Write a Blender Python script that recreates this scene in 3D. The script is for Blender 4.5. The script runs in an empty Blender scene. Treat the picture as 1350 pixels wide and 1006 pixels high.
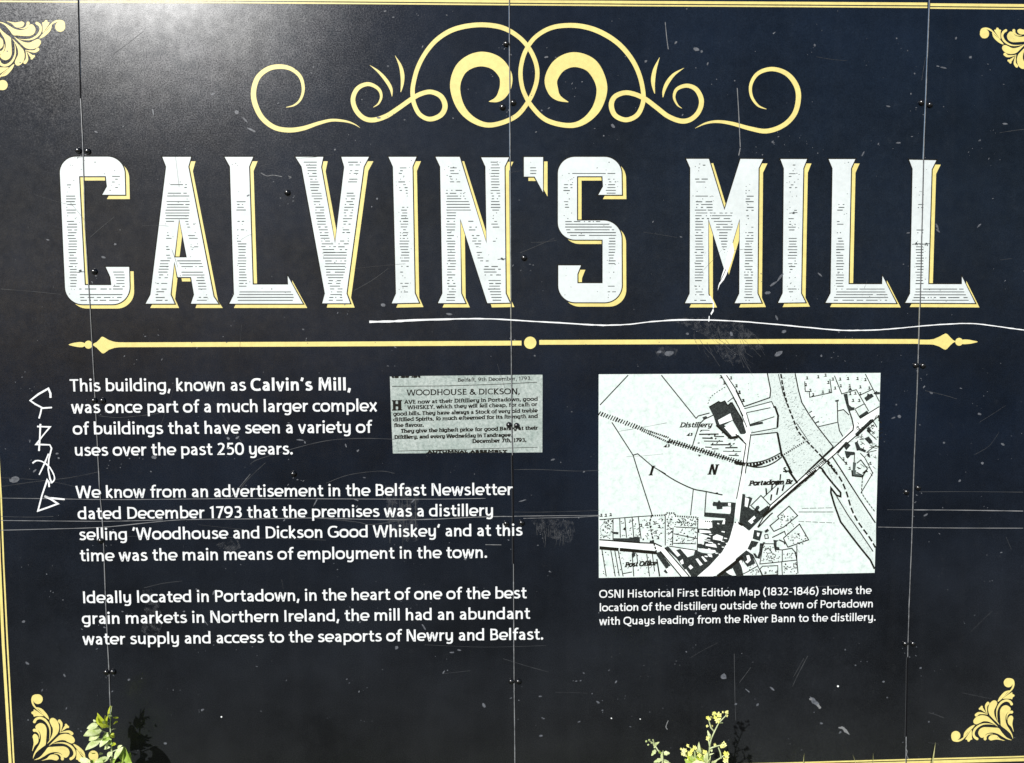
import bpy, bmesh, math, random
from mathutils import Vector, Matrix
from mathutils.geometry import tessellate_polygon
R = math.radians
random.seed(7)
scene = bpy.context.scene
C = scene.collection

# ------------------------------------------------------------------ camera, world, sun, exposure
PW, PH, FOC, DIST, CZ = 1350, 1006, 1011.0, 2.22, 1.55
YAW, PITCH, ROLL = R(1.4098), R(-4.1056), R(-0.2512)
cf = Vector((math.sin(YAW)*math.cos(PITCH), math.cos(YAW)*math.cos(PITCH), math.sin(PITCH)))
r0 = Vector((math.cos(YAW), -math.sin(YAW), 0)); u0 = r0.cross(cf)
cr = r0*math.cos(ROLL) + u0*math.sin(ROLL); cu = u0*math.cos(ROLL) - r0*math.sin(ROLL)
CAM = Vector((0, -DIST, CZ))
cd = bpy.data.cameras.new('camera'); cam = bpy.data.objects.new('camera', cd); C.objects.link(cam)
cd.sensor_width = 36; cd.lens = 36*FOC/PW; cd.clip_end = 500; cd.clip_start = 0.05
M = Matrix((( cr.x, cu.x, -cf.x, CAM.x), (cr.y, cu.y, -cf.y, CAM.y), (cr.z, cu.z, -cf.z, CAM.z), (0, 0, 0, 1)))
cam.matrix_world = M
scene.camera = cam

SUN_EL, SUN_AZ = 28.5, 26.0          # elevation, and degrees to the left of straight behind the camera
w = bpy.data.worlds.new('World'); scene.world = w; w.use_nodes = True
nt = w.node_tree; bg = nt.nodes['Background']
sky = nt.nodes.new('ShaderNodeTexSky'); sky.sky_type = 'NISHITA'; sky.sun_disc = False
sky.sun_elevation = R(SUN_EL); sky.sun_rotation = R(180 + SUN_AZ)
nt.links.new(sky.outputs[0], bg.inputs[0]); bg.inputs[1].default_value = 0.062
sd = Vector((-math.sin(R(SUN_AZ))*math.cos(R(SUN_EL)), -math.cos(R(SUN_AZ))*math.cos(R(SUN_EL)), math.sin(R(SUN_EL))))
sl = bpy.data.lights.new('sun', 'SUN'); sl.energy = 3.8; sl.angle = R(0.5); sl.color = (1.0, 0.99, 0.97)
so = bpy.data.objects.new('sun', sl); C.objects.link(so); so.rotation_euler = sd.to_track_quat('Z', 'Y').to_euler()
so.location = (-3, -6, 5)
scene.view_settings.view_transform = 'Standard'; scene.view_settings.look = 'None'
scene.view_settings.exposure = 0.30; scene.view_settings.gamma = 1

# ------------------------------------------------------------------ from a photo pixel to a point
def ray(u, v):
    return cr*((u - PW/2)/FOC) + cu*(-(v - PH/2)/FOC) + cf
def P(u, v):                          # on the face of the board: (x, z)
    d = ray(u, v); t = DIST/d.y
    return (CAM.x + d.x*t, CAM.z + d.z*t)
def P3(u, v, depth):                  # in front of the board by depth metres
    d = ray(u, v); t = (DIST - depth)/d.y
    return CAM + d*t
PX = DIST/FOC                         # about 2.2 mm

# ------------------------------------------------------------------ materials
def mat(name, col, rough=0.4, spec=0.5, build=None):
    m = bpy.data.materials.new(name); m.use_nodes = True
    b = m.node_tree.nodes['Principled BSDF']
    b.inputs['Base Color'].default_value = (*col, 1); b.inputs['Roughness'].default_value = rough
    b.inputs['Specular IOR Level'].default_value = spec
    if build: build(m.node_tree, b)
    return m
def noise(t, scale, detail=3, rough=0.6, coord=None):
    tc = t.nodes.new('ShaderNodeTexCoord'); n = t.nodes.new('ShaderNodeTexNoise')
    n.inputs['Scale'].default_value = scale; n.inputs['Detail'].default_value = detail; n.inputs['Roughness'].default_value = rough
    t.links.new(tc.outputs['Object'], n.inputs['Vector']); return n
def ramp(t, src, stops):
    r = t.nodes.new('ShaderNodeValToRGB'); t.links.new(src, r.inputs[0])
    e = r.color_ramp.elements
    for i, (p, c) in enumerate(stops):
        x = e[i] if i < 2 else e.new(p)
        x.position = p; x.color = (*c, 1) if len(c) == 3 else c
    return r
def mixc(t, fac, a, b, mode='MIX'):
    m = t.nodes.new('ShaderNodeMix'); m.data_type = 'RGBA'; m.blend_type = mode
    for s, v in ((0, fac), (6, a), (7, b)):
        if hasattr(v, 'links'): t.links.new(v, m.inputs[s])
        elif isinstance(v, tuple): m.inputs[s].default_value = (*v, 1)
        else: m.inputs[s].default_value = v
    return m.outputs[2]
def gloss(t, b, lo, hi, bump=0.02):
    n = noise(t, 260, 2, 0.7); r = ramp(t, n.outputs[0], [(0.3, (lo,)*3), (0.7, (hi,)*3)])
    t.links.new(r.outputs[0], b.inputs['Roughness'])
    n2 = noise(t, 3.0, 2, 0.5); n3 = noise(t, 420, 2, 0.6)
    a = t.nodes.new('ShaderNodeMath'); a.operation = 'MULTIPLY_ADD'; a.inputs[1].default_value = 0.003
    t.links.new(n3.outputs[0], a.inputs[0])
    s = t.nodes.new('ShaderNodeMath'); s.operation = 'MULTIPLY'; s.inputs[1].default_value = 0.06; t.links.new(n2.outputs[0], s.inputs[0])
    t.links.new(s.outputs[0], a.inputs[2])
    bp = t.nodes.new('ShaderNodeBump'); bp.inputs['Strength'].default_value = 1.0; bp.inputs['Distance'].default_value = bump
    t.links.new(a.outputs[0], bp.inputs['Height']); t.links.new(bp.outputs[0], b.inputs['Normal'])
def board_build(t, b):
    fine = noise(t, 330, 3, 0.8); big = noise(t, 2.2, 5, 0.65); mid = noise(t, 30, 4, 0.7)
    # brownish dust towards the ground, blue sky reflection painted into the black higher up
    tc = t.nodes.new('ShaderNodeTexCoord'); sp = t.nodes.new('ShaderNodeSeparateXYZ'); t.links.new(tc.outputs['Object'], sp.inputs[0])
    hz = t.nodes.new('ShaderNodeMapRange'); hz.inputs[1].default_value = 0.1; hz.inputs[2].default_value = 1.3
    hz.inputs[3].default_value = 1; hz.inputs[4].default_value = 0; t.links.new(sp.outputs[2], hz.inputs[0])
    base = mixc(t, hz.outputs[0], (0.0050, 0.0095, 0.0195), (0.0172, 0.0180, 0.0180))
    film = ramp(t, big.outputs[0], [(0.35, (0.5,)*3), (0.75, (1.35,)*3)])
    base = mixc(t, 1.0, base, film.outputs[0], 'MULTIPLY')
    g = ramp(t, fine.outputs[0], [(0.35, (0.72,)*3), (0.7, (1.35,)*3)])
    base = mixc(t, 1.0, base, g.outputs[0], 'MULTIPLY')
    sm = ramp(t, mid.outputs[0], [(0.62, (0, 0, 0)), (0.85, (0.006, 0.006, 0.006))])
    base = mixc(t, 1.0, base, sm.outputs[0], 'ADD')
    # rain-washed streaks, faint
    mp = t.nodes.new('ShaderNodeMapping'); mp.inputs['Scale'].default_value = (38, 1, 1.1); t.links.new(tc.outputs['Object'], mp.inputs[0])
    sn = t.nodes.new('ShaderNodeTexNoise'); sn.inputs['Scale'].default_value = 1; sn.inputs['Detail'].default_value = 4
    t.links.new(mp.outputs[0], sn.inputs['Vector'])
    sr = ramp(t, sn.outputs[0], [(0.5, (0, 0, 0)), (0.8, (0.0015, 0.0015, 0.0015))])
    base = mixc(t, 1.0, base, sr.outputs[0], 'ADD')
    t.links.new(base, b.inputs['Base Color'])
    gloss(t, b, 0.235, 0.315)
    # satin laminate: body colour under a clear layer with a soft, quickly fading highlight
    df = t.nodes.new('ShaderNodeBsdfDiffuse'); gl = t.nodes.new('ShaderNodeBsdfAnisotropic'); gl.distribution = 'BECKMANN'
    fr = t.nodes.new('ShaderNodeFresnel'); fr.inputs[0].default_value = 1.46; mx = t.nodes.new('ShaderNodeMixShader')
    t.links.new(base, df.inputs['Color'])
    for l in list(t.links):
        if l.to_node == b and l.to_socket.name == 'Roughness': t.links.new(l.from_socket, gl.inputs['Roughness'])
        if l.to_node == b and l.to_socket.name == 'Normal':
            t.links.new(l.from_socket, gl.inputs['Normal']); t.links.new(l.from_socket, df.inputs['Normal'])
    gm = ramp(t, fine.outputs[0], [(0.32, (0.78,)*3), (0.68, (1.28,)*3)]); g2 = ramp(t, mid.outputs[0], [(0.35, (0.82,)*3), (0.65, (1.2,)*3)])
    m1 = t.nodes.new('ShaderNodeMath'); m1.operation = 'MULTIPLY'; t.links.new(gm.outputs[0], m1.inputs[0]); t.links.new(g2.outputs[0], m1.inputs[1])
    m2 = t.nodes.new('ShaderNodeMath'); m2.operation = 'MULTIPLY'; t.links.new(m1.outputs[0], m2.inputs[0]); t.links.new(fr.outputs[0], m2.inputs[1])
    t.links.new(m2.outputs[0], mx.inputs[0]); t.links.new(df.outputs[0], mx.inputs[1]); t.links.new(gl.outputs[0], mx.inputs[2])
    t.links.new(mx.outputs[0], t.nodes['Material Output'].inputs[0])
def print_build(col, wear):
    def f(t, b):
        n = noise(t, 60, 5, 0.7); big = noise(t, 6, 3, 0.6)
        r = ramp(t, n.outputs[0], [(0.3, tuple(c*wear for c in col)), (0.62, col)])
        r2 = ramp(t, big.outputs[0], [(0.3, (0.9,)*3), (0.6, (1.0,)*3)])
        o = mixc(t, 1.0, r.outputs[0], r2.outputs[0], 'MULTIPLY')
        t.links.new(o, b.inputs['Base Color']); gloss(t, b, 0.34, 0.45)
    return f
m_board = mat('board_black_laminate', (0.012, 0.014, 0.02), 0.4, 0.5, board_build)
m_white = mat('white_print', (0.82, 0.86, 0.86), 0.4, 0.5, print_build((0.68, 0.735, 0.73), 0.9))
m_text = mat('white_text_print', (0.8, 0.82, 0.82), 0.4, 0.5, print_build((0.78, 0.80, 0.80), 0.94))
m_gold = mat('pale_gold_print', (0.85, 0.76, 0.3), 0.4, 0.5, print_build((0.80, 0.68, 0.235), 0.84))
m_ink = mat('black_ink', (0.010, 0.009, 0.006), 0.6, 0.12)
m_hatch = mat('grey_hatch_ink', (0.05, 0.06, 0.06), 0.5, 0.2)
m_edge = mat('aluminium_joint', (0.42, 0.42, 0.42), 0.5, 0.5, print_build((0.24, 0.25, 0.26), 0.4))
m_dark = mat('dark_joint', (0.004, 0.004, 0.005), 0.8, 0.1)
m_core = mat('panel_core', (0.05, 0.05, 0.05), 0.6)
m_cap = mat('black_plastic_cap', (0.006, 0.006, 0.007), 0.2, 1.0)
m_scr = mat('white_scratch', (0.8, 0.82, 0.82), 0.6, 0.2)
m_scrf = mat('faint_scratch', (0.19, 0.195, 0.2), 0.7, 0.2)
m_scrff = mat('very_faint_scratch', (0.055, 0.058, 0.062), 0.7, 0.2)
def speck_build(t, b):
    n = noise(t, 90, 4, 0.8); r = ramp(t, n.outputs[0], [(0.3, (0.035, 0.04, 0.05)), (0.7, (0.15, 0.16, 0.18))])
    t.links.new(r.outputs[0], b.inputs['Base Color'])
m_speck = mat('dirt_speck', (0.1, 0.1, 0.11), 0.5, 0.5, speck_build)
def smear_build(t, b):
    n = noise(t, 60, 6, 0.75); r = ramp(t, n.outputs[0], [(0.46, (0, 0, 0)), (0.78, (0.45,)*3)])
    t.links.new(r.outputs[0], b.inputs['Alpha'])
m_smear = mat('dust_smear', (0.16, 0.165, 0.175), 0.8, 0.2, smear_build)
def paper_build(t, b):
    n = noise(t, 120, 5, 0.75); big = noise(t, 14, 3, 0.6)
    r = ramp(t, n.outputs[0], [(0.3, (0.20, 0.24, 0.225)), (0.5, (0.36, 0.415, 0.39)), (0.75, (0.54, 0.585, 0.56))])
    r2 = ramp(t, big.outputs[0], [(0.3, (0.8, 0.85, 0.83)), (0.65, (1.1, 1.08, 1.08))])
    t.links.new(mixc(t, 1.0, r.outputs[0], r2.outputs[0], 'MULTIPLY'), b.inputs['Base Color']); gloss(t, b, 0.36, 0.46)
m_paper = mat('newsprint_reproduction', (0.5, 0.6, 0.55), 0.4, 0.5, paper_build)
def map_build(t, b):
    n = noise(t, 55, 5, 0.75)
    r = ramp(t, n.outputs[0], [(0.3, (0.50, 0.60, 0.56)), (0.5, (0.66, 0.74, 0.71)), (0.75, (0.76, 0.81, 0.79))])
    t.links.new(r.outputs[0], b.inputs['Base Color']); gloss(t, b, 0.36, 0.46)
m_map = mat('map_paper_print', (0.8, 0.86, 0.83), 0.4, 0.5, map_build)
def wash_build(t, b):
    n = noise(t, 260, 4, 0.8)
    r = ramp(t, n.outputs[0], [(0.32, (0.30, 0.36, 0.34)), (0.48, (0.62, 0.70, 0.67))])
    t.links.new(r.outputs[0], b.inputs['Base Color'])
m_wash = mat('map_water_wash', (0.6, 0.7, 0.66), 0.45, 0.5, wash_build)
def bld_build(t, b):
    n = noise(t, 300, 3, 0.8)
    r = ramp(t, n.outputs[0], [(0.45, (0.008, 0.01, 0.01)), (0.7, (0.06, 0.075, 0.07))])
    t.links.new(r.outputs[0], b.inputs['Base Color'])
m_bld = mat('map_building_hatch', (0.04, 0.05, 0.05), 0.45, 0.5, bld_build)
m_bldg = mat('map_building_grey', (0.07, 0.09, 0.085), 0.45, 0.5)
m_mapwhite = mat('map_clear_white', (0.84, 0.88, 0.86), 0.42, 0.5)
def leafmat(name, c1, c2, tr=0.4):
    m = bpy.data.materials.new(name); m.use_nodes = True; t = m.node_tree; b = t.nodes['Principled BSDF']
    n = noise(t, 45, 4, 0.7); r = ramp(t, n.outputs[0], [(0.35, c1), (0.65, c2)])
    t.links.new(r.outputs[0], b.inputs['Base Color']); b.inputs['Roughness'].default_value = 0.5
    tl = t.nodes.new('ShaderNodeBsdfTranslucent'); t.links.new(r.outputs[0], tl.inputs[0])
    mx = t.nodes.new('ShaderNodeMixShader'); mx.inputs[0].default_value = tr
    t.links.new(b.outputs[0], mx.inputs[1]); t.links.new(tl.outputs[0], mx.inputs[2])
    t.links.new(mx.outputs[0], t.nodes['Material Output'].inputs[0]); return m
m_leafp = leafmat('pale_leaf', (0.42, 0.52, 0.16), (0.78, 0.83, 0.48), 0.12)
m_leafg = leafmat('green_leaf', (0.22, 0.34, 0.03), (0.45, 0.60, 0.12), 0.2)
m_leafy = leafmat('young_yellow_leaf', (0.45, 0.52, 0.02), (0.65, 0.72, 0.08), 0.3)
m_stem = leafmat('weed_stem', (0.42, 0.50, 0.22), (0.65, 0.70, 0.42), 0.1)
m_flower = leafmat('yellow_floret', (0.78, 0.76, 0.14), (0.9, 0.88, 0.42), 0.1)
m_blade = leafmat('dry_grass_blade', (0.35, 0.36, 0.12), (0.6, 0.58, 0.28), 0.3)
def ground_build(t, b):
    n = noise(t, 9, 6, 0.7); r = ramp(t, n.outputs[0], [(0.3, (0.035, 0.034, 0.026)), (0.7, (0.09, 0.085, 0.07))])
    t.links.new(r.outputs[0], b.inputs['Base Color'])
m_ground = mat('bare_earth_and_gravel', (0.15, 0.14, 0.12), 0.95, 0.2, ground_build)

# ------------------------------------------------------------------ joints between the panels, traced from top to bottom
SEAM = [[(102, -50), (103.4, 0), (105, 60), (106.3, 130), (109.5, 200), (112, 300), (119, 410), (124, 500), (127, 560), (131, 640), (136, 700), (139.5, 800), (143.5, 880), (145.5, 940), (148, 1006), (150, 1080)],
        [(670.8, -50), (671.2, 0), (672, 150), (673, 300), (673.8, 440), (674.5, 560), (676.3, 640), (676.8, 720), (677.4, 860), (678.8, 1006), (679.4, 1080)],
        [(1227.5, -50), (1225.8, 0), (1220.2, 150), (1217.5, 215), (1213, 405), (1209.3, 520), (1205.2, 620), (1202.8, 700), (1198.8, 800), (1196.6, 880), (1194.7, 990), (1193, 1080)]]
SX = [sum(P(*p)[0] for p in s)/len(s) for s in SEAM]
def surf(x):                           # small set of each panel: the first leans away, the others a hair
    if x < SX[0]: return 0.015*(SX[0] - x)
    if x < SX[1]: return 0.0
    if x < SX[2]: return 0.002*(x - SX[1])
    return 0.002*(SX[2] - SX[1]) + 0.006*(x - SX[2])

# ------------------------------------------------------------------ mesh collector for everything printed on or scratched into the face
class Flat:
    def __init__(s): s.v = []; s.f = []; s.mi = []
    def add(s, pts, faces, lay, mi=0):
        """pts = (x, z) on the board; lay in mm in front of it (number or list)"""
        o = len(s.v)
        for i, p in enumerate(pts):
            s.v.append((p[0], -(lay[i] if isinstance(lay, list) else lay)*0.001, p[1]))
        for f in faces: s.f.append([o + k for k in f]); s.mi.append(mi)
    def poly(s, loops, lay, mi=0, px=True):
        if not isinstance(loops[0][0], (tuple, list)): loops = [loops]
        L = [[Vector((*(P(*p) if px else p), 0)) for p in l] for l in loops]
        tr = tessellate_polygon(L); fl = [(q.x, q.y) for l in L for q in l]
        s.add(fl, [list(t) for t in tr], lay, mi)
    def ribbon(s, pts, ws, lay, mi=0, px=True, closed=False, ramp_=0.0):
        n = len(pts)
        if not isinstance(ws, (list, tuple)): ws = [ws]*n
        A, B, LY = [], [], []
        for i in range(n):
            p = Vector(pts[i])
            if closed: a = Vector(pts[(i-1) % n]); c = Vector(pts[(i+1) % n])
            else: a = Vector(pts[i-1]) if i else None; c = Vector(pts[i+1]) if i < n-1 else None
            d1 = (p - a) if a is not None else None; d2 = (c - p) if c is not None else None
            if d1 is None or d1.length < 1e-9: d1 = d2
            if d2 is None or d2.length < 1e-9: d2 = d1
            d1 = d1.normalized(); d2 = d2.normalized()
            n1 = Vector((-d1.y, d1.x)); n2 = Vector((-d2.y, d2.x)); m = n1 + n2
            if m.length < 0.3: m = n1
            m.normalize(); k = 1/max(0.35, m.dot(n1)); h = ws[i]/2*k
            A.append(p + m*h); B.append(p - m*h); LY.append(lay + ramp_*i/max(1, n-1))
        V = A + B
        V = [P(q.x, q.y) if px else (q.x, q.y) for q in V]
        fs = [[i, i+1, n+i+1, n+i] for i in range(n-1)]
        if closed: fs.append([n-1, 0, n, 2*n-1])
        s.add(V, fs, LY + LY, mi)
    def disc(s, c, r, lay, mi=0, n=18, px=True, sq=1.0, rot=0):
        pts = []
        for k in range(n):
            a = 2*math.pi*k/n; x, y = r*math.cos(a), r*sq*math.sin(a)
            q = (c[0] + x*math.cos(rot) - y*math.sin(rot), c[1] + x*math.sin(rot) + y*math.cos(rot))
            pts.append(P(*q) if px else q)
        s.add(pts, [list(range(n))], lay, mi)
    def build(s, name, mats, parent=None, kind=None, label=None):
        me = bpy.data.meshes.new(name); me.from_pydata(s.v, [], s.f)
        for m in (mats if isinstance(mats, list) else [mats]): me.materials.append(m)
        me.polygons.foreach_set('material_index', s.mi)
        bm = bmesh.new(); bm.from_mesh(me)
        for X in SX:
            xs = [v.co.x for v in bm.verts]
            if xs and min(xs) < X < max(xs):
                bmesh.ops.bisect_plane(bm, geom=bm.verts[:] + bm.edges[:] + bm.faces[:], plane_co=(X, 0, 0), plane_no=(1, 0, 0))
        for v in bm.verts: v.co.y += surf(v.co.x)
        for f in bm.faces:
            f.normal_update()
            if f.normal.y > 0: f.normal_flip()
        bm.to_mesh(me); bm.free()
        o = bpy.data.objects.new(name, me); C.objects.link(o)
        if parent: o.parent = parent
        if kind: o['kind'] = kind
        if label: o['label'] = label
        return o
def smooth(pts, n=6, closed=False):
    """Catmull-Rom through tuples of any length"""
    N = len(pts); out = []
    def g(i):
        return pts[i % N] if closed else pts[max(0, min(N-1, i))]
    for i in range(N if closed else N-1):
        p0, p1, p2, p3 = g(i-1), g(i), g(i+1), g(i+2)
        for k in range(n):
            t = k/n
            out.append(tuple(0.5*((2*b) + (c-a)*t + (2*a-5*b+4*c-d)*t*t + (3*b-a-3*c+d)*t**3) for a, b, c, d in zip(p0, p1, p2, p3)))
    if not closed: out.append(tuple(pts[-1]))
    return out
def Z(pts, ox, oy, k):                 # enlarged-view coordinates back to photo pixels
    return [(ox + p[0]/k, oy + p[1]/k, *([q/k for q in p[2:]])) for p in pts]
def rnd_poly(pts):                     # (x, y[, r]) corners with optional fillets
    out = []; N = len(pts)
    for i, p in enumerate(pts):
        if len(p) < 3: out.append((p[0], p[1])); continue
        a = Vector(pts[i-1][:2]); b = Vector(p[:2]); c = Vector(pts[(i+1) % N][:2]); r = p[2]
        d1 = (a-b).normalized(); d2 = (c-b).normalized(); s = b + d1*r; e = b + d2*r
        for k in range(13):
            t = k/12; h = 0.5523
            q = s*(1-t)**3 + (s - d1*r*h)*3*t*(1-t)**2 + (e - d2*r*h)*3*t*t*(1-t) + e*t**3
            out.append((q.x, q.y))
    return out
def grow(loop, d):
    """offset a closed outline outward by d (holes: pass -d), mitred"""
    N = len(loop); ar = sum(loop[i][0]*loop[(i+1) % N][1] - loop[(i+1) % N][0]*loop[i][1] for i in range(N)); sgn = 1 if ar > 0 else -1
    out = []
    for i in range(N):
        a, b, c = (Vector(loop[j % N]) for j in (i-1, i, i+1))
        d1 = b - a; d2 = c - b
        if d1.length < 1e-6: d1 = d2
        if d2.length < 1e-6: d2 = d1
        d1.normalize(); d2.normalize(); n1 = Vector((d1.y, -d1.x))*sgn; n2 = Vector((d2.y, -d2.x))*sgn
        m = n1 + n2
        if m.length < 0.2: m = n1
        m.normalize(); q = b + m*d/max(0.4, m.dot(n1)); out.append((q.x, q.y))
    return out

# ------------------------------------------------------------------ the board
board = bpy.data.objects.new('information_board', None); C.objects.link(board)
board['label'] = 'black and gold heritage information board headed CALVIN\'S MILL with text, clipping and map'
board['category'] = 'information board'
TOP, BOT = -48, 1062
def panel_outline(i):
    L = [(-62, TOP), (-60, 300), (-45, 700), (-28, BOT)] if i == 0 else [(a + 0.8, b) for a, b in SEAM[i-1]]
    Rr = [(1462, TOP), (1448, 400), (1436, 700), (1418, BOT)] if i == 3 else [(a - 0.8, b) for a, b in SEAM[i]]
    def clampy(S):
        o = []
        for k, (x, y) in enumerate(S): o.append((x, max(TOP, min(BOT, y))))
        return o
    return clampy(L), clampy(Rr)
panels = []
for i in range(4):
    L, Rr = panel_outline(i)
    lp = [P(*q) for q in L + Rr[::-1]]
    bm = bmesh.new(); fr = [bm.verts.new((x, surf(min(max(x, SX[i-1] + 1e-4 if i else -9), SX[i] - 1e-4 if i < 3 else 9)) if False else surf(x), z)) for x, z in lp]
    bk = [bm.verts.new((v.co.x, v.co.y + 0.003, v.co.z)) for v in fr]
    n = len(fr); bm.faces.new(fr); bm.faces.new(bk[::-1])
    for k in range(n):
        f = bm.faces.new((fr[k], bk[k], bk[(k+1) % n], fr[(k+1) % n])); f.material_index = 1
    bmesh.ops.recalc_face_normals(bm, faces=bm.faces[:])
    me = bpy.data.meshes.new('panel'); bm.to_mesh(me); bm.free(); me.materials.append(m_board); me.materials.append(m_core)
    o = bpy.data.objects.new('panel', me); C.objects.link(o); o.parent = board; panels.append(o)
# joint strips: pale worn aluminium with stretches where only the dark gap shows
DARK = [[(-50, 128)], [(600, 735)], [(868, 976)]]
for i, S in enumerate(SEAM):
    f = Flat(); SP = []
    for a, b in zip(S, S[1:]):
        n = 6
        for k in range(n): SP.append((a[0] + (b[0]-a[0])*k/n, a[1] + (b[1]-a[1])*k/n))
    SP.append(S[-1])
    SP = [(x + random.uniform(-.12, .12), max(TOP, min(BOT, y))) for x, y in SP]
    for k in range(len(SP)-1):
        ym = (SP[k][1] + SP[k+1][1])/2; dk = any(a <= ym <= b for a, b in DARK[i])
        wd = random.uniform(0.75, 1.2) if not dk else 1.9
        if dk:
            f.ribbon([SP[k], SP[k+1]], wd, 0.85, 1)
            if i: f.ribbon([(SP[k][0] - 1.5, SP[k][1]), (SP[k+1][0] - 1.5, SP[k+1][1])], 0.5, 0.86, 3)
        if not dk: f.ribbon([(SP[k][0] + .9, SP[k][1]), (SP[k+1][0] + .9, SP[k+1][1])], 0.8, 0.80, 1)  # dark line painted along the strip as the gap's shade
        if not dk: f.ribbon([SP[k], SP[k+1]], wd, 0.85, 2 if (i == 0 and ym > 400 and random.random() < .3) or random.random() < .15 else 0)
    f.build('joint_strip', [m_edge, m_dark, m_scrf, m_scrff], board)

f = Flat(); f.ribbon([(1194.6, 979), (1195.4, 983), (1194.6, 987), (1196.4, 991), (1195.2, 995), (1198, 1001)], [.5, .9, .7, 1.1, .8, 1.0], 1.2); f.build('frayed_sealant', m_edge, board)
# ------------------------------------------------------------------ big title letters
T5, T6, T7, T8 = (60, 180, 3.9706), (370, 180, 3.9706), (660, 180, 3.9706), (980, 180, 3.9706)
LET = [
 (T5, [(71, 106, 88), (413, 106, 88), (418, 305), (298, 305), (322, 262), (316, 208), (176, 208), (206, 778), (345, 778), (340, 735), (316, 683), (438, 683), (443, 878, 92), (106, 878, 88)], [],
  [(225, 275, 110, 150, .5), (305, 430, 102, 160, .75), (430, 790, 108, 166, .97), (705, 790, 345, 415, .97), (795, 865, 175, 405, .8), (330, 345, 110, 150, .9), (130, 290, 250, 390, .07)]),
 (T5, [(612, 107), (762, 107), (748, 158), (880, 838), (905, 875), (762, 875), (778, 828), (762, 736), (692, 736), (675, 655), (655, 828), (676, 875), (525, 875), (550, 828), (632, 158)], [[(700, 430), (740, 633), (675, 633)]],
  [(210, 300, 640, 740, .2), (310, 445, 625, 755, .8), (445, 620, 730, 800, .55), (500, 640, 630, 660, .4), (640, 740, 590, 655, .85), (650, 870, 690, 850, .75), (740, 870, 570, 640, .4)]),
 (T5, [(938, 107), (1087, 107), (1066, 158), (1085, 775), (1270, 775), (1268, 730), (1347, 875), (963, 875), (987, 826), (966, 158)], [],
  [(330, 395, 995, 1050, .7), (440, 550, 1000, 1040, .3), (550, 790, 1003, 1055, .93), (795, 865, 1003, 1300, .8)]),
 (T6, [(78, 107), (223, 107), (212, 160), (285, 560), (333, 160), (318, 107), (462, 107), (435, 158), (345, 822), (364, 873), (218, 873), (232, 822), (110, 158)], [],
  [(130, 620, 90, 290, .85), (130, 250, 330, 430, .45), (290, 620, 300, 400, .7), (600, 745, 220, 350, .97), (750, 860, 245, 330, .6)]),
 (T6, [(565, 107), (711, 107), (690, 158), (702, 820), (724, 870), (582, 873), (604, 822), (588, 158)], [],
  [(150, 350, 615, 665, .25), (370, 440, 630, 668, .85), (440, 530, 615, 668, .55), (530, 660, 620, 678, .9), (680, 830, 620, 670, .1)]),
 (T6, [(811, 107), (937, 107), (1078, 560), (1072, 158), (1050, 110), (1195, 110), (1172, 158), (1178, 822), (1200, 870), (1082, 872), (940, 430), (945, 822), (967, 872), (824, 872), (847, 822), (835, 158)], [],
  [(150, 260, 880, 940, .55), (270, 330, 862, 970, .97), (330, 400, 865, 1000, .8), (400, 860, 866, 918, .95), (440, 660, 980, 1060, .6), (130, 390, 1098, 1150, .93), (390, 560, 1100, 1150, .2), (640, 740, 1060, 1160, .4), (740, 860, 1085, 1165, .9)]),
 (T7, [(122, 108), (222, 108), (222, 292), (178, 210), (122, 210)], [], [(150, 195, 150, 192, .95)]),
 (T7, [(300, 107, 88), (632, 107, 88), (635, 305), (512, 305), (536, 262), (533, 208), (400, 208), (400, 440), (633, 440, 95), (635, 868, 90), (302, 868, 88), (302, 675), (420, 675), (402, 720), (402, 768), (534, 768), (534, 540), (300, 540, 90)], [],
  [(130, 200, 350, 600, .15), (210, 300, 550, 605, .8), (220, 430, 328, 380, .5), (440, 525, 335, 605, .85), (525, 680, 562, 605, .97), (700, 850, 560, 610, .1)]),
 (T7, [(972, 117), (1090, 117), (1172, 385), (1256, 117), (1374, 118), (1351, 166), (1345, 822), (1366, 870), (1226, 872), (1250, 822), (1252, 430), (1172, 700), (1088, 430), (1088, 825), (1110, 872), (966, 872), (990, 822), (993, 165)], [],
  [(140, 280, 1015, 1085, .35), (305, 440, 1015, 1110, .7), (440, 750, 1015, 1065, .96), (750, 860, 1010, 1075, .7), (400, 500, 1105, 1215, .85), (500, 640, 1140, 1190, .9), (250, 480, 1280, 1325, .3), (480, 550, 1280, 1325, .6), (550, 860, 1275, 1325, .97)]),
 (T8, [(195, 118), (334, 118), (315, 166), (303, 822), (326, 868), (183, 870), (207, 820), (213, 166)], [],
  [(140, 400, 235, 290, .3), (420, 500, 235, 275, .6), (520, 640, 230, 285, .92), (650, 830, 225, 285, .12)]),
 (T8, [(448, 118), (587, 118), (565, 166), (552, 773), (728, 773), (730, 730), (802, 872), (432, 870), (458, 820), (468, 166)], [],
  [(345, 395, 490, 530, .7), (440, 550, 490, 525, .3), (550, 790, 485, 530, .95), (790, 865, 472, 770, .8)]),
 (T8, [(870, 121), (1012, 124), (988, 172), (970, 773), (1147, 773), (1147, 733), (1216, 872), (850, 870), (875, 822), (888, 168)], [],
  [(345, 395, 910, 945, .7), (440, 560, 905, 945, .25), (560, 780, 902, 948, .97), (790, 865, 885, 1185, .8)]),
]
NAMES = "CALVIN'SMILL"
def spans(loops, y):
    xs = []
    for l in loops:
        for i in range(len(l)):
            (x1, y1), (x2, y2) = l[i], l[(i+1) % len(l)]
            if (y1 <= y) != (y2 <= y): xs.append(x1 + (y-y1)/(y2-y1)*(x2-x1))
    xs.sort(); return list(zip(xs[::2], xs[1::2]))
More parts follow.
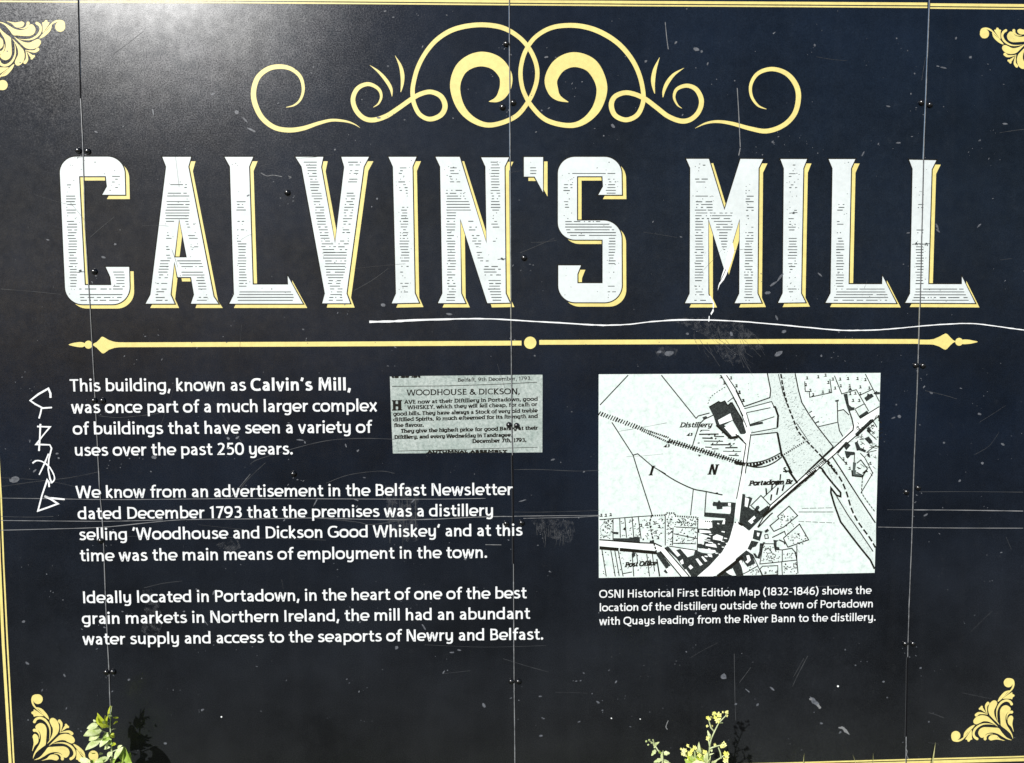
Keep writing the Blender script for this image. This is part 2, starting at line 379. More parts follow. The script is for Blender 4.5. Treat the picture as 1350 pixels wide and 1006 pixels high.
for li, (T, outer, holes, hatch) in enumerate(LET):
    o = rnd_poly(outer); loops = [o] + [list(h) for h in holes]
    L = [[q[:2] for q in Z(l, *T)] for l in loops]
    sh = [[(x + 5.9, y + 5.7) for x, y in l] for l in L]
    f = Flat(); f.poly(L, 0.5); lt = f.build('title_letter', m_white, board, label='large white title letter ' + NAMES[li] if NAMES[li] != "'" else 'large white title apostrophe')
    f = Flat(); f.poly([grow(L[0], 1.45)] + [grow(h, -1.3) for h in L[1:]], 0.4); f.build('letter_outline', m_ink, lt)
    f = Flat(); f.poly(sh, 0.3); f.build('letter_shadow', m_gold, lt)
    f = Flat(); y = 120.0
    while y < 872:
        y += 14.75
        for (a, b) in spans(loops, y):
            a += 24; b -= 24
            for (y0, y1, x0, x1, d) in hatch:
                if not (y0 <= y <= y1): continue
                s, e = max(a, x0), min(b, x1)
                if e - s < 4: continue
                jy = y + random.uniform(-.6, .6); wd = random.uniform(3.8, 5.0)
                def seg(p, q): f.ribbon([q_[:2] for q_ in Z([(p, jy), (q, jy)], *T)], wd/T[2], 0.6)
                if random.random() < min(1, d*1.2):
                    if d > .7 and random.random() < .7: seg(s + random.uniform(0, 7), e - random.uniform(0, 7))
                    else:
                        x = s + random.uniform(0, 10)
                        while x < e - 6:
                            l_ = random.choice([6, 12, 22, 34, 60, (e-s)*.7]); seg(x, min(e, x + l_)); x += l_ + random.uniform(8, 24)
                elif random.random() < .5:
                    x = random.uniform(s, e - 4); seg(x, min(e, x + random.choice([4, 6, 14])))
    x0_, x1_ = min(p[0] for p in o), max(p[0] for p in o)
    for _ in range(46):
        y = random.uniform(125, 860); x = random.uniform(x0_, x1_)
        if any(a + 14 < x < b - 14 for a, b in spans(loops, y)):
            (u, v), = [q_[:2] for q_ in Z([(x, y)], *T)]; f.ribbon([(u - .5, v), (u + random.uniform(.2, 1.0), v + random.uniform(-.2, .2))], random.uniform(.5, 1.0), 0.62)
    if f.f: f.build('letter_hatching', m_hatch, lt, kind='stuff')

# ------------------------------------------------------------------ scroll ornament above the title
Z2, Z3 = (310, 0, 3.4615), (660, 0, 3.2143)
orn = Flat()
def sweep(pts, T, lay, rmp=0.0):
    s = smooth(Z(pts, *T), 7); orn.ribbon([p[:2] for p in s], [max(.4, p[2]) for p in s], lay, ramp_=rmp)
sweep([(232, 490, 2), (270, 480, 8), (299, 452, 11), (311, 405, 14), (298, 352, 16), (258, 316, 18), (205, 304, 21), (150, 315, 22), (103, 355, 23), (84, 420, 24), (93, 480, 24), (125, 540, 23), (180, 582, 22), (245, 594, 22), (310, 586, 20), (380, 563, 16), (440, 549, 13), (500, 553, 10), (540, 565, 6), (570, 583, 1)], Z2, .30, .05)
sweep([(630, 490, 2), (655, 472, 8), (667, 438, 12), (652, 404, 15), (607, 384, 18), (560, 403, 20), (538, 450, 21), (550, 500, 22), (585, 538, 22), (630, 548, 22), (690, 530, 22), (750, 491, 21), (810, 449, 21), (850, 428, 21), (895, 420, 21), (940, 441, 23), (958, 485, 24), (938, 526, 23), (887, 544, 21), (842, 522, 20), (817, 475, 20), (810, 430, 20), (813, 385, 20), (833, 310, 20), (870, 240, 20), (920, 182, 21), (985, 140, 22), (1060, 119, 22), (1140, 114, 22), (1220, 127, 22), (1285, 162, 20), (1335, 212, 20), (1368, 275, 20), (1379, 335, 20), (1368, 400, 20), (1335, 468, 20), (1275, 535, 21), (1170, 571, 22), (1090, 550, 27), (1030, 490, 36), (1004, 400, 46), (1024, 325, 54), (1070, 284, 62), (1130, 270, 67), (1192, 290, 66), (1232, 340, 60), (1235, 390, 54), (1218, 432, 42), (1193, 455, 24), (1158, 464, 2)], Z2, .40, .30)
sweep([(768, 459, 2), (748, 443, 7), (735, 410, 11), (748, 377, 14), (790, 363, 17), (830, 380, 20), (851, 425, 21), (840, 472, 20), (807, 505, 20), (765, 513, 21), (710, 493, 20), (660, 455, 20), (610, 418, 20), (560, 397, 20), (520, 394, 20), (482, 412, 21), (469, 448, 22), (486, 490, 21), (532, 508, 20), (578, 488, 20), (602, 440, 19), (604, 390, 19), (588, 318, 19), (555, 250, 20), (500, 186, 21), (430, 140, 22), (360, 115, 21), (285, 108, 20), (210, 120, 19), (145, 160, 18), (104, 220, 18), (86, 285, 18), (86, 340, 18), (100, 395, 18), (135, 455, 19), (195, 510, 20), (285, 532, 21), (350, 516, 26), (403, 465, 36), (428, 395, 44), (420, 335, 50), (380, 275, 59), (310, 253, 63), (248, 278, 60), (214, 335, 54), (222, 385, 46), (245, 415, 26), (287, 433, 2)], Z3, .75, .30)
sweep([(1127, 462, 2), (1090, 446, 9), (1063, 405, 12), (1062, 355, 14), (1092, 310, 16), (1150, 292, 18), (1210, 310, 20), (1250, 355, 22), (1263, 410, 22), (1247, 480, 21), (1200, 530, 20), (1130, 555, 20), (1060, 545, 18), (980, 523, 15), (920, 515, 12), (870, 522, 8), (825, 543, 1)], Z3, .30, .05)
for T, L_ in ((Z2, [(615, 298, 1), (655, 328, 11), (690, 368, 16), (711, 405, 14), (716, 440, 2)]), (Z2, [(730, 254, 1), (753, 298, 13), (763, 340, 18), (763, 380, 14), (756, 420, 3)]),
              (Z3, [(674, 243, 1), (655, 290, 14), (647, 330, 18), (647, 360, 14), (653, 396, 3)]), (Z3, [(777, 288, 1), (735, 315, 12), (707, 350, 16), (692, 385, 12), (688, 412, 3)])):
    sweep(L_, T, .30)
orn.build('scroll_ornament', m_gold, board)

# ------------------------------------------------------------------ rule with spear ends
f = Flat(); q = (80, 430, 6.75)
f.poly([p[:2] for p in smooth(Z([(70, 165), (120, 148), (180, 142), (212, 153), (212, 178), (180, 188), (120, 180)], *q), 5, True)], .3)
f.disc((80 + 247/6.75, 430 + 165/6.75), 36/6.75, .32)
f.poly([p[:2] for p in Z([(280, 165), (300, 152), (320, 142), (345, 118), (362, 97), (372, 94), (384, 98), (430, 124), (480, 140), (520, 144), (560, 144), (560, 187), (520, 188), (480, 193), (430, 210), (392, 238), (380, 243), (368, 240), (345, 218), (322, 193), (300, 178)], *q)], .34)
f.ribbon([(162, 454.6), (400, 453.8), (687.5, 452.3)], 6.3, .3); f.disc((699, 451.9), 8.1, .3, n=28)
f.ribbon([(711, 451.4), (900, 450.7), (1050, 450.1), (1212, 450.2)], 6.2, .3); f.ribbon([(1212, 450.9), (1232, 451.1)], 6.2, .3)
q = (1150, 400, 6.75)
f.poly([p[:2] for p in Z([(515, 322), (550, 318), (600, 297), (640, 275), (658, 268), (674, 275), (700, 303), (722, 325), (748, 340), (722, 352), (700, 372), (670, 405), (655, 413), (640, 408), (600, 384), (550, 368), (515, 365)], *q)], .34)
f.disc((1150 + 778/6.75, 400 + 342/6.75), 35/6.75, .32)
f.poly([p[:2] for p in smooth(Z([(805, 326), (850, 322), (900, 330), (944, 342), (900, 355), (850, 362), (805, 360)], *q), 5, True)], .3)
f.build('divider_rule', m_gold, board)

# ------------------------------------------------------------------ gold frame lines
thinT = [(-15, 1.2), (0, 1.2), (103, 2.5)]; thinT2 = [(106, 2.9), (310, 3.4), (500, 4.8), (660, 6.1), (850, 7.3), (1060, 8.3), (1223, 9.2)]; thinT3 = [(1226, 10.1), (1350, 10.9), (1400, 11.2)]
def off(L, dx, dy): return [(x + dx, y + dy) for x, y in L]
f = Flat()
for L_ in (thinT, thinT2, thinT3): f.ribbon(L_, 2.0, .3)
f.ribbon([(1400, 11.2), (1388, 500), (1372, 999)], 2.1, .3)
f.ribbon([(17.6, 1034), (600, 1017), (1040, 1006.3), (1230, 1001.2), (1372, 998)], 1.9, .3)
f.ribbon([(-15, 1.2), (-11, 300), (-3, 600), (0.2, 655), (3.4, 740), (8.6, 850), (17, 1006), (18.5, 1034)], 2.1, .33)
f.build('inner_border_line', m_gold, board)
f = Flat()
for L_ in (off(thinT, 0, -4.4), off(thinT2, 0, -4.3), off(thinT3, 0, -4.3)): f.ribbon(L_, 3.7, .3)
f.ribbon([(1404.5, 7), (1392.5, 500), (1376.5, 1003)], 3.7, .32)
f.ribbon([(13, 1039), (600, 1021.4), (1040, 1010.6), (1230, 1005.3), (1376, 1002)], 4.0, .3)
f.ribbon([(-20, -4), (-16, 300), (-8.4, 600), (-5, 655), (-2, 740), (3, 850), (12.2, 1006), (13.6, 1039)], 3.8, .33)
f.build('outer_border_line', m_gold, board)

# ------------------------------------------------------------------ corner ornaments (acanthus spray), traced in the lower right one
def ornament(tip, k, sx, sy):
    f = Flat()
    def T(x, y, refl):
        dx, dy = 850 - x, 770 - y
        if refl: dx, dy = dy, dx
        return (tip[0] + sx*dx/7.983*k, tip[1] + sy*dy/7.983*k)
    lay = [0.3]
    def st(pts, both=True):
        s = smooth(pts, 5)
        for rf in ((0, 1) if both else (0,)):
            lay[0] += 0.012
            f.ribbon([T(p[0], p[1], rf) for p in s], [max(.3, p[2]/7.983*k) for p in s], lay[0], ramp_=.008)
            e = pts[-1]
            if e[2] > 15: f.disc(T(e[0], e[1], rf), e[2]/2/7.983*k, lay[0] + .004, n=14)
    def pl(pts, both=True):
        s = smooth(pts, 4, True)
        for rf in (0, 1) if both else (0,):
            lay[0] += 0.012; f.poly([T(p[0], p[1], rf) for p in s], lay[0])
    # ball and its curling stem
    for rf in (0, 1): lay[0] += .012; f.disc(T(246, 722, rf), 49/7.983*k, lay[0], n=22)
    st([(203, 735, 12), (220, 768, 20), (262, 778, 20), (305, 765, 18), (342, 735, 13), (378, 695, 9), (410, 655, 3)])
    pl([(328, 742), (332, 705), (350, 672), (400, 628), (448, 610), (415, 655), (372, 690), (345, 720)])
    pl([(413, 662), (415, 700), (416, 740), (420, 762), (402, 768), (388, 786), (372, 783), (366, 766), (348, 762), (362, 735), (385, 700)])
    st([(648, 608, 3), (600, 600, 9), (540, 601, 15), (490, 620, 20), (450, 655, 24), (433, 700, 24), (445, 738, 26), (472, 757, 28)])
    pl([(838, 772), (790, 762), (740, 735), (690, 705), (640, 692), (590, 697), (560, 715), (540, 742), (515, 745), (492, 722), (484, 690), (500, 655), (540, 635), (600, 635), (660, 640), (700, 645), (735, 690), (780, 740), (825, 764)])
    st([(640, 708, 4), (595, 708, 12), (562, 732, 24), (556, 757, 32)])
    pl([(765, 778), (715, 755), (680, 722), (640, 715), (605, 728), (592, 755), (615, 774), (650, 768), (690, 765)])
    pl([(690, 628), (650, 585), (610, 545), (575, 518), (520, 508), (465, 525), (434, 560), (436, 590), (462, 604), (500, 590), (540, 572), (590, 576), (640, 598)])
    st([(582, 500, 4), (540, 490, 14), (490, 487, 26), (462, 506, 32)])
    st([(565, 484, 3), (540, 458, 20), (515, 434, 34)], False)
    f.disc(T(500, 440, 0), 12/7.983*k, lay[0] + .03, n=10); f.disc(T(520, 420, 0), 12/7.983*k, lay[0] + .04, n=10)
    return f.build('corner_ornament', m_gold, board)
ornament((1336.5, 976.5), 1.0, -1, -1)
ornament((42.8, 1002.5), 1.06, 1, -1)
ornament((-4.0, 28.5), 1.10, 1, 1)
ornament((1374.5, 38.0), 1.0, -1, 1)

# ------------------------------------------------------------------ stroke lettering, a humanist sans drawn as centre lines
def arc(cx, cy, rx, ry, a0, a1, n=14):
    q = lambda v: math.copysign(abs(v)**0.84, v)          # a little squarer than an ellipse
    return [(cx + rx*q(math.cos(R(a0 + (a1-a0)*k/n))), cy + ry*q(math.sin(R(a0 + (a1-a0)*k/n)))) for k in range(n+1)]
def S(*p): return [q[:2] for q in smooth(list(p), 5)]
def dot(x, y, r=10.5): return ('dot', x, y, r)
arch = lambda x: S((x, 40), (x+6, 54), (x+16, 63), (x+27, 65), (x+37, 59), (x+41, 45)) + [(x+41, 0)]
G = {
 ' ': (31, []),
 'a': (66, [S((13, 60), (26, 65), (40, 63), (49, 48)) + [(50, 0)], S((50, 42), (34, 40), (20, 33), (15, 20), (22, 9), (33, 8), (43, 14), (50, 22))]),
 'b': (75, [[(16, 105), (16, 1)], arc(38, 36.5, 28, 29.5, 150, -150)]),
 'c': (60, [arc(38, 36.5, 29, 29.5, 52, 308)]),
 'd': (76, [[(60, 105), (60, 0)], arc(37, 36.5, 28, 29.5, 30, 330)]),
 'e': (72, [[(66, 33)] + arc(37, 36.5, 28.5, 29.5, 0, 308, 18), [(12, 33), (66, 33)]]),
 'f': (46, [S((50, 98), (38, 99), (28, 93), (24, 80)) + [(24, 0)], [(6, 65), (46, 65)]]),
 'ſ': (40, [S((50, 98), (38, 99), (28, 93), (24, 80)) + [(24, 0)], [(12, 60), (24, 60)]]),
 'g': (75, [[(60, 73)] + S((60, 10), (58, -6), (50, -17), (36, -20), (18, -15)), arc(37, 36.5, 28, 29.5, 30, 330)]),
 'h': (73, [[(16, 105), (16, 0)], arch(16)]),
 'i': (32, [[(16, 73), (16, 0)], dot(16, 94)]),
 'j': (32, [[(16, 73), (16, -18)], dot(16, 94)]),
 'k': (64, [[(16, 105), (16, 0)], [(53, 74), (20, 38), (56, -1)]]),
 'l': (32, [[(16, 105), (16, 0)]]),
 'm': (113, [[(16, 73), (16, 0)], arch(16), arch(56)]),
 'n': (73, [[(16, 73), (16, 0)], arch(16)]),
 'o': (76, [('c', arc(38, 36.5, 29, 29.5, 0, 360, 24)[:-1])]),
 'p': (75, [[(16, 73), (16, -27)], arc(38, 36.5, 28, 29.5, 150, -150)]),
 'q': (75, [[(60, 73), (60, -27)], arc(37, 36.5, 28, 29.5, 30, 330)]),
 'r': (49, [[(16, 73), (16, 0)], S((16, 40), (22, 55), (32, 64), (47, 65))]),
 's': (59, [S((49, 61), (37, 66), (24, 65), (15, 55), (20, 44), (34, 37), (47, 30), (49, 17), (38, 8), (24, 7), (9, 12))]),
 't': (50, [[(23, 93), (23, 24)] + S((23, 24), (27, 11), (36, 7), (48, 9)), [(5, 65), (46, 65)]]),
 'u': (74, [[(15, 73), (15, 28)] + S((15, 28), (20, 13), (32, 8), (46, 13), (57, 28)), [(58, 73), (58, 0)]]),
 'v': (65, [[(9, 73), (30, 5), (35, 5), (56, 73)]]),
 'w': (96, [[(8, 73), (25, 5), (29, 5), (46, 68), (50, 68), (67, 5), (71, 5), (88, 73)]]),
 'x': (64, [[(9, 73), (55, 0)], [(55, 73), (9, 0)]]),
 'y': (73, [[(15, 73), (15, 30)] + S((15, 30), (20, 14), (32, 9), (46, 14), (57, 28)), [(58, 73)] + S((58, 8), (56, -8), (47, -18), (32, -20), (16, -16))]),
 'z': (60, [[(10, 66), (50, 66), (10, 7), (52, 7)]]),
 'A': (84, [[(8, 0), (42, 94), (76, 0)], [(20, 32), (64, 32)]]),
 'B': (78, [[(18, 100), (18, 0)], [(18, 92)] + arc(40, 72, 20, 20, 90, -90), [(18, 52)] + arc(42, 30, 24, 22, 90, -90) + [(18, 8)]]),
 'C': (80, [arc(50, 50, 40, 43, 55, 305, 18)]),
 'D': (88, [[(18, 100), (18, 0)], [(18, 92)] + arc(38, 50, 40, 42, 90, -90) + [(18, 8)]]),
 'E': (68, [[(18, 100), (18, 0)], [(18, 92), (60, 92)], [(18, 52), (56, 52)], [(18, 8), (61, 8)]]),
 'F': (64, [[(18, 100), (18, 0)], [(18, 92), (59, 92)], [(18, 50), (54, 50)]]),
 'G': (90, [arc(50, 50, 40, 43, 55, 325, 18) + [(80, 30), (80, 52)], [(54, 48), (80, 48)]]),
 'H': (90, [[(18, 100), (18, 0)], [(72, 100), (72, 0)], [(18, 51), (72, 51)]]),
 'I': (34, [[(17, 100), (17, 0)]]),
 'K': (78, [[(18, 100), (18, 0)], [(66, 100), (22, 50), (70, 0)]]),
 'L': (62, [[(18, 100), (18, 8), (58, 8)]]),
 'M': (108, [[(15, 0), (19, 95), (27, 95), (54, 20), (81, 95), (89, 95), (93, 0)]]),
 'N': (90, [[(17, 0), (17, 95), (24, 95), (66, 5), (73, 5), (73, 100)]]),
 'O': (98, [('c', arc(49, 50, 40, 43, 0, 360, 26)[:-1])]),
 'P': (75, [[(18, 100), (18, 0)], [(18, 92)] + arc(40, 68, 24, 24, 90, -90) + [(18, 44)]]),
 'Q': (98, [('c', arc(49, 50, 40, 43, 0, 360, 26)[:-1]), S((45, 8), (58, -8), (74, -16), (92, -16))]),
 'R': (78, [[(18, 100), (18, 0)], [(18, 92)] + arc(40, 70, 22, 22, 90, -90) + [(18, 48)], [(38, 48), (68, 0)]]),
 'S': (70, [S((60, 88), (45, 93), (27, 91), (17, 77), (22, 62), (40, 51), (57, 40), (60, 22), (47, 9), (28, 7), (10, 12))]),
 'T': (72, [[(3, 92), (69, 92)], [(36, 92), (36, 0)]]),
 'U': (88, [[(16, 100), (16, 36)] + S((16, 36), (24, 14), (44, 7), (64, 14), (72, 36)) + [(72, 100)]]),
 'V': (82, [[(8, 100), (38, 6), (44, 6), (74, 100)]]),
 'W': (122, [[(8, 100), (30, 6), (35, 6), (58, 93), (64, 93), (87, 6), (92, 6), (114, 100)]]),
 'Y': (76, [[(8, 100), (38, 48), (68, 100)], [(38, 48), (38, 0)]]),
 '0': (72, [('c', arc(36, 50, 27, 43, 0, 360, 24)[:-1])]),
 '1': (50, [[(10, 84), (30, 92), (30, 0)]]),
 '2': (70, [S((12, 84), (26, 92), (42, 91), (54, 76), (48, 54), (30, 30), (14, 8)) + [(61, 8)]]),
 '3': (70, [S((13, 88), (30, 93), (48, 89), (54, 74), (46, 58), (28, 53)), S((28, 53), (48, 48), (58, 30), (48, 11), (30, 7), (11, 11))]),
 '4': (74, [[(52, 0), (52, 92), (10, 28), (68, 28)]]),
 '5': (70, [[(57, 92), (21, 92), (18, 54)] + S((18, 54), (36, 58), (52, 50), (57, 30), (46, 11), (28, 7), (11, 11))]),
 '6': (72, [S((57, 90), (38, 90), (20, 72), (12, 45), (12, 30)), ('c', arc(36, 31, 25, 24, 0, 360, 20)[:-1])]),
 '7': (66, [[(8, 92), (56, 92), (24, 0)]]),
 '8': (72, [('c', arc(36, 72, 21, 21, 0, 360, 18)[:-1]), ('c', arc(36, 29, 26, 22, 0, 360, 20)[:-1])]),
 '9': (72, [('c', arc(35, 67, 25, 25, 0, 360, 20)[:-1]), S((60, 66), (60, 50), (50, 24), (34, 10), (16, 8))]),
 '.': (31, [dot(15, 10, 11.5)]), ',': (31, [[(19, 18), (9, -17)]]),
 '’': (29, [[(19, 104), (10, 76)]]), '‘': (29, [[(10, 76), (19, 104)]]), "'": (29, [[(19, 104), (10, 76)]]),
 '-': (44, [[(7, 40), (37, 40)]]), '(': (42, [S((34, 108), (18, 80), (12, 45), (18, 10), (34, -18))]), ')': (42, [S((8, 108), (24, 80), (30, 45), (24, 10), (8, -18))]),
 '&': (92, [S((84, 0), (58, 34), (30, 66), (28, 84), (40, 93), (52, 84), (48, 66), (22, 46), (10, 26), (20, 9), (40, 7), (62, 20), (76, 48))]),
}
def width(txt, bold=None, gap=0):
    return sum(G[c][0] + gap + (5 if bold and bold[0] <= i < bold[1] else 0) for i, c in enumerate(txt))
def letter(f, txt, p0, p1, cap, wt=17.0, lay=.3, bold=None, serif=False, slant=0.0, mi=0, px=True, noise_=0):
    """baseline from pixel p0 to pixel p1; cap height in pixels"""
    A = Vector(P(*p0)); B = Vector(P(*p1)); d = B - A; W_ = width(txt, bold) - 14; ex = d/W_ if len(txt) > 1 else d.normalized()*cap*PX/100
    s = cap*PX/100; up = Vector((-d.y, d.x)).normalized()*s
    up = (up*0.35 + Vector((0, s))*0.65)
    x = -7.0; rs = (ex.length + s)/2
    for i, ch in enumerate(txt):
        adv, strokes = G[ch]; bd = bool(bold and bold[0] <= i < bold[1]); ww = wt*(1.3 if bd else 1)
        jx, jy = (random.uniform(-noise_, noise_), random.uniform(-noise_, noise_)) if noise_ else (0, 0)
        def tr(p): v = A + ex*(x + p[0] + slant*p[1] + (2.5 if bd else 0) + jx) + up*(p[1] + jy); return (v.x, v.y)
        for k, stc in enumerate(strokes):
            l_ = lay + 0.012*k + (0.006 if i % 2 else 0)
            if stc[0] == 'dot':
                r = stc[3]*(1.2 if bd else 1)*wt/17; f.disc(tr((stc[1], stc[2])), r*rs, l_, mi, 12, False)
            elif stc[0] == 'c': f.ribbon([tr(p) for p in stc[1]], ww*rs, l_, mi, False, True)
            else:
                wk = ww*rs*(1.15 if noise_ and random.random() < .5 else 1); ws_ = []
                for j in range(len(stc)):
                    a_, b_ = stc[max(0, j-1)], stc[min(len(stc)-1, j+1)]; dd_ = math.dist(a_, b_) or 1
                    ws_.append(wk*(0.80 + 0.20*abs(b_[1]-a_[1])/dd_))
                f.ribbon([tr(p) for p in stc], ws_, l_, mi, False)
                if serif:
                    for e in (stc[0], stc[-1]):
                        if min(abs(e[1] - t) for t in (0, 73, 100, 105, -27)) < 2:
                            f.ribbon([tr((e[0] - max(12, wt*.85), e[1] + (-3 if e[1] > 20 else 3))), tr((e[0] + max(12, wt*.85), e[1] + (-3 if e[1] > 20 else 3)))], max(7, wt*.45)*rs, l_ + .003, mi, False)
        x += adv + (5 if bd else 0)
TEXT = [  # words, baseline start and end, cap height
 ('This building, known as Calvin’s Mill,', (93, 516.2), (462.5, 514.6), 15.9, (24, 38)),
 ('was once part of a much larger complex', (95, 544.8), (496.5, 542.4), 15.9, None),
 ('of buildings that have seen a variety of', (97, 573), (489, 570.6), 15.9, None),
 ('uses over the past 250 years.', (99, 601.2), (386, 599.2), 15.9, None),
 ('We know from an advertisement in the Belfast Newsletter', (101, 656.6), (675, 652.6), 15.7, None),
 ('dated December 1793 that the premises was a distillery', (103.5, 684.6), (650, 680.2), 15.7, None),
 ('selling ‘Woodhouse and Dickson Good Whiskey’ and at this', (105, 712.3), (688, 706.2), 15.7, None),
 ('time was the main means of employment in the town.', (106, 740), (642, 735.4), 15.7, None),
 ('Ideally located in Portadown, in the heart of one of the best', (109.5, 795.3), (693.5, 788.8), 15.6, None),
 ('grain markets in Northern Ireland, the mill had an abundant', (109, 822.8), (698, 815.8), 15.6, None),
 ('water supply and access to the seaports of Newry and Belfast.', (110, 850), (716, 843.2), 15.6, None),
 ('OSNI Historical First Edition Map (1832-1846) shows the', (790.5, 788.2), (1148.5, 783.2), 10.6, None),
 ('location of the distillery outside the town of Portadown', (790.5, 806), (1151, 800.8), 10.6, None),
 ('with Quays leading from the River Bann to the distillery.', (790.5, 824), (1154.5, 818.6), 10.6, None),
]
for t_, a, b, c, bo in TEXT:
    f = Flat(); letter(f, t_, a, b, c*1.03, 15.4 if c > 12 else 14.8, .9, bo)
    f.build('text_line', m_text, board, label='line of white print reading: ' + t_ if False else None)

# ------------------------------------------------------------------ newspaper clipping
f = Flat(); f.poly([(514, 496.4), (560, 495.6), (715.3, 494), (715, 596.4), (600, 597.2), (518, 597.9), (515.5, 545)], .3)
clip = f.build('newspaper_clipping', m_paper, board, label='pale green-grey reproduction of an old newspaper advertisement')
f = Flat(); k = 6.136
def cl(t, x0, y0, x1, y1, cap, wt=13, lay=.4):
    letter(f, t, (505 + x0/k, 485 + y0/k), (505 + x1/k, 485 + y1/k), cap/k, wt*1.45, lay, None, True, 0, 0, True, 1.6)
cl('Belfaſt, 9th December, 1793.', 605, 113, 1200, 98, 30, 11)
cl('WOODHOUSE & DICKSON,', 195, 224, 1105, 212, 47, 11)
cl('H', 84, 343, 166, 341, 80, 20)
cl('AVE now at their Diſtillery in Portadown, good', 175, 291, 1250, 265, 30, 15)
cl('WHISKEY, which they will ſell cheap, for caſh or', 200, 335, 1245, 309, 30, 15)
cl('good bills. They have always a Stock of very old treble', 85, 387, 1248, 359, 30, 16)
cl('diſtilled Spirits, ſo much eſteemed for its ſtrength and', 85, 433, 1250, 404, 30, 16)
cl('fine flavour.', 90, 478, 328, 476, 29, 17)
cl('They give the higheſt price for good Barley at their', 145, 526, 1250, 499, 30, 17)
cl('Diſtillery, and every Wedneſday in Tandragee.', 95, 575, 1042, 556, 30, 17)
cl('December 7th, 1793.', 725, 608, 1158, 598, 31, 17)
cl('AUTUMNAL ASSEMBLY', 362, 689, 1000, 684, 20, 22)
cl('to be let', 70, 80, 300, 78, 13, 22)
f.ribbon([p[:2] for p in Z([(72, 150), (500, 146), (900, 134), (1245, 117)], 505, 485, k)], .8, .4)
f.ribbon([p[:2] for p in Z([(120, 673), (600, 660), (1250, 642)], 505, 485, k)], .7, .4)
f.build('clipping_text', m_ink, clip)

# ------------------------------------------------------------------ historical map
f = Flat(); f.poly([(789.3, 493.5), (1161.3, 491.7), (1158, 600), (1153.5, 755.5), (1000, 758.5), (789.5, 762), (789, 620)], .3)
mp_ = f.build('map_print', m_map, board, label='white historical town map with black line work')
QA, QB, QC, QD = (780, 485, 6.75), (970, 485, 6.75), (780, 620, 6.75), (970, 620, 6.75)
ln = Flat(); wa = Flat(); bl = Flat(); bg_ = Flat(); wh = Flat()
lay_ = [0.46]
def L(T, pts, wd=5, sm=False):
    pts = Z(pts, *T); lay_[0] += 0.0006
    if sm: pts = smooth(pts, 4)
    ln.ribbon([p[:2] for p in pts], (wd + 1.5)*1.25/6.75, lay_[0])
def D(T, pts, wd=6, on=12, off_=9, sm=False):     # dashed or dotted
    pts = [p[:2] for p in Z(pts, *T)]
    if sm: pts = [p[:2] for p in smooth(pts, 6)]
    on, off_ = on/6.75, off_/6.75; pos = 0.0
    segs = []; tot = 0
    for a, b in zip(pts, pts[1:]): l_ = math.dist(a, b); segs.append((tot, l_, a, b)); tot += l_
    def at(s):
        for t0, l_, a, b in segs:
            if t0 <= s <= t0 + l_: u = (s-t0)/max(l_, 1e-6); return (a[0] + (b[0]-a[0])*u, a[1] + (b[1]-a[1])*u)
        return pts[-1]
    while pos < tot: lay_[0] += .0002; ln.ribbon([at(pos), at(min(tot, pos+on))], wd*1.4/6.75, lay_[0]); pos += on + off_
def comb(T, a, b, n, ln_=22, wd=6, tilt=-3):       # railway ticks
    (ax, ay), (bx, by) = [p[:2] for p in Z([a, b], *T)]; d = math.dist((ax, ay), (bx, by)); nx, ny = -(by-ay)/d, (bx-ax)/d
    for i in range(n):
        u = i/(n-1); x, y = ax + (bx-ax)*u, ay + (by-ay)*u; h = ln_/6.75*random.uniform(.75, 1.1)/2; lay_[0] += .0002
        ln.ribbon([(x - nx*h + .7, y - ny*h), (x + nx*h - .7, y + ny*h)], wd*1.5/6.75*random.uniform(.7, 1.2), lay_[0])
blay = [0.36]
def Bd(T, pts, g=0): blay[0] += .0008; (bg_ if g else bl).poly([p[:2] for p in Z(pts, *T)], blay[0])
wlay = [0.44]
def Wh(T, pts): wlay[0] += .0006; wh.poly([p[:2] for p in Z(pts, *T)], wlay[0])
# river and its quays
wa.poly([p[:2] for p in Z([(280, 50), (530, 50), (560, 200), (590, 310), (660, 425), (730, 525), (870, 705), (780, 800), (640, 650), (400, 770), (375, 575), (140, 590), (140, 565), (370, 540), (375, 400), (320, 300), (80, 360), (75, 330), (300, 270), (312, 200)], *QB)], .33)
wa.poly([p[:2] for p in Z([(640, 650), (780, 800), (620, 945), (490, 940), (410, 780)], *QB)], .334)
wa.poly([p[:2] for p in Z([(820, 830), (960, 945), (1250, 1440), (1250, 1590), (1080, 1330), (960, 1090), (780, 900), (760, 870)], *QB)], .338)
wa.poly([p[:2] for p in Z([(850, 160), (1000, 340), (1220, 730), (1235, 860), (1110, 680), (940, 470), (880, 300)], *QD)], .342)
wa.poly([p[:2] for p in Z([(915, 380), (960, 372), (1030, 450), (1050, 520), (1010, 580), (955, 610), (920, 540)], *QB)], .346)
wa.poly([p[:2] for p in Z([(740, 525), (905, 485), (925, 560), (955, 612), (872, 700)], *QB)], .35)
for _ in range(190):                    # water lines
    for (x0, y0, x1, y1, q_) in ((300, 60, 540, 300, .2), (400, 300, 620, 560, .25), (560, 430, 820, 690, .3), (420, 600, 700, 900, .3)):
        x, y = random.uniform(x0, x1), random.uniform(y0, y1)
        if random.random() < .22 and x - 280 < (y + 500)*.75 and x > 400 + (y - 300)*.1: wa.ribbon([(970 + x/6.75, 485 + y/6.75), (970 + (x + 14)/6.75, 485 + (y - 8)/6.75)], .45, .42, 1)
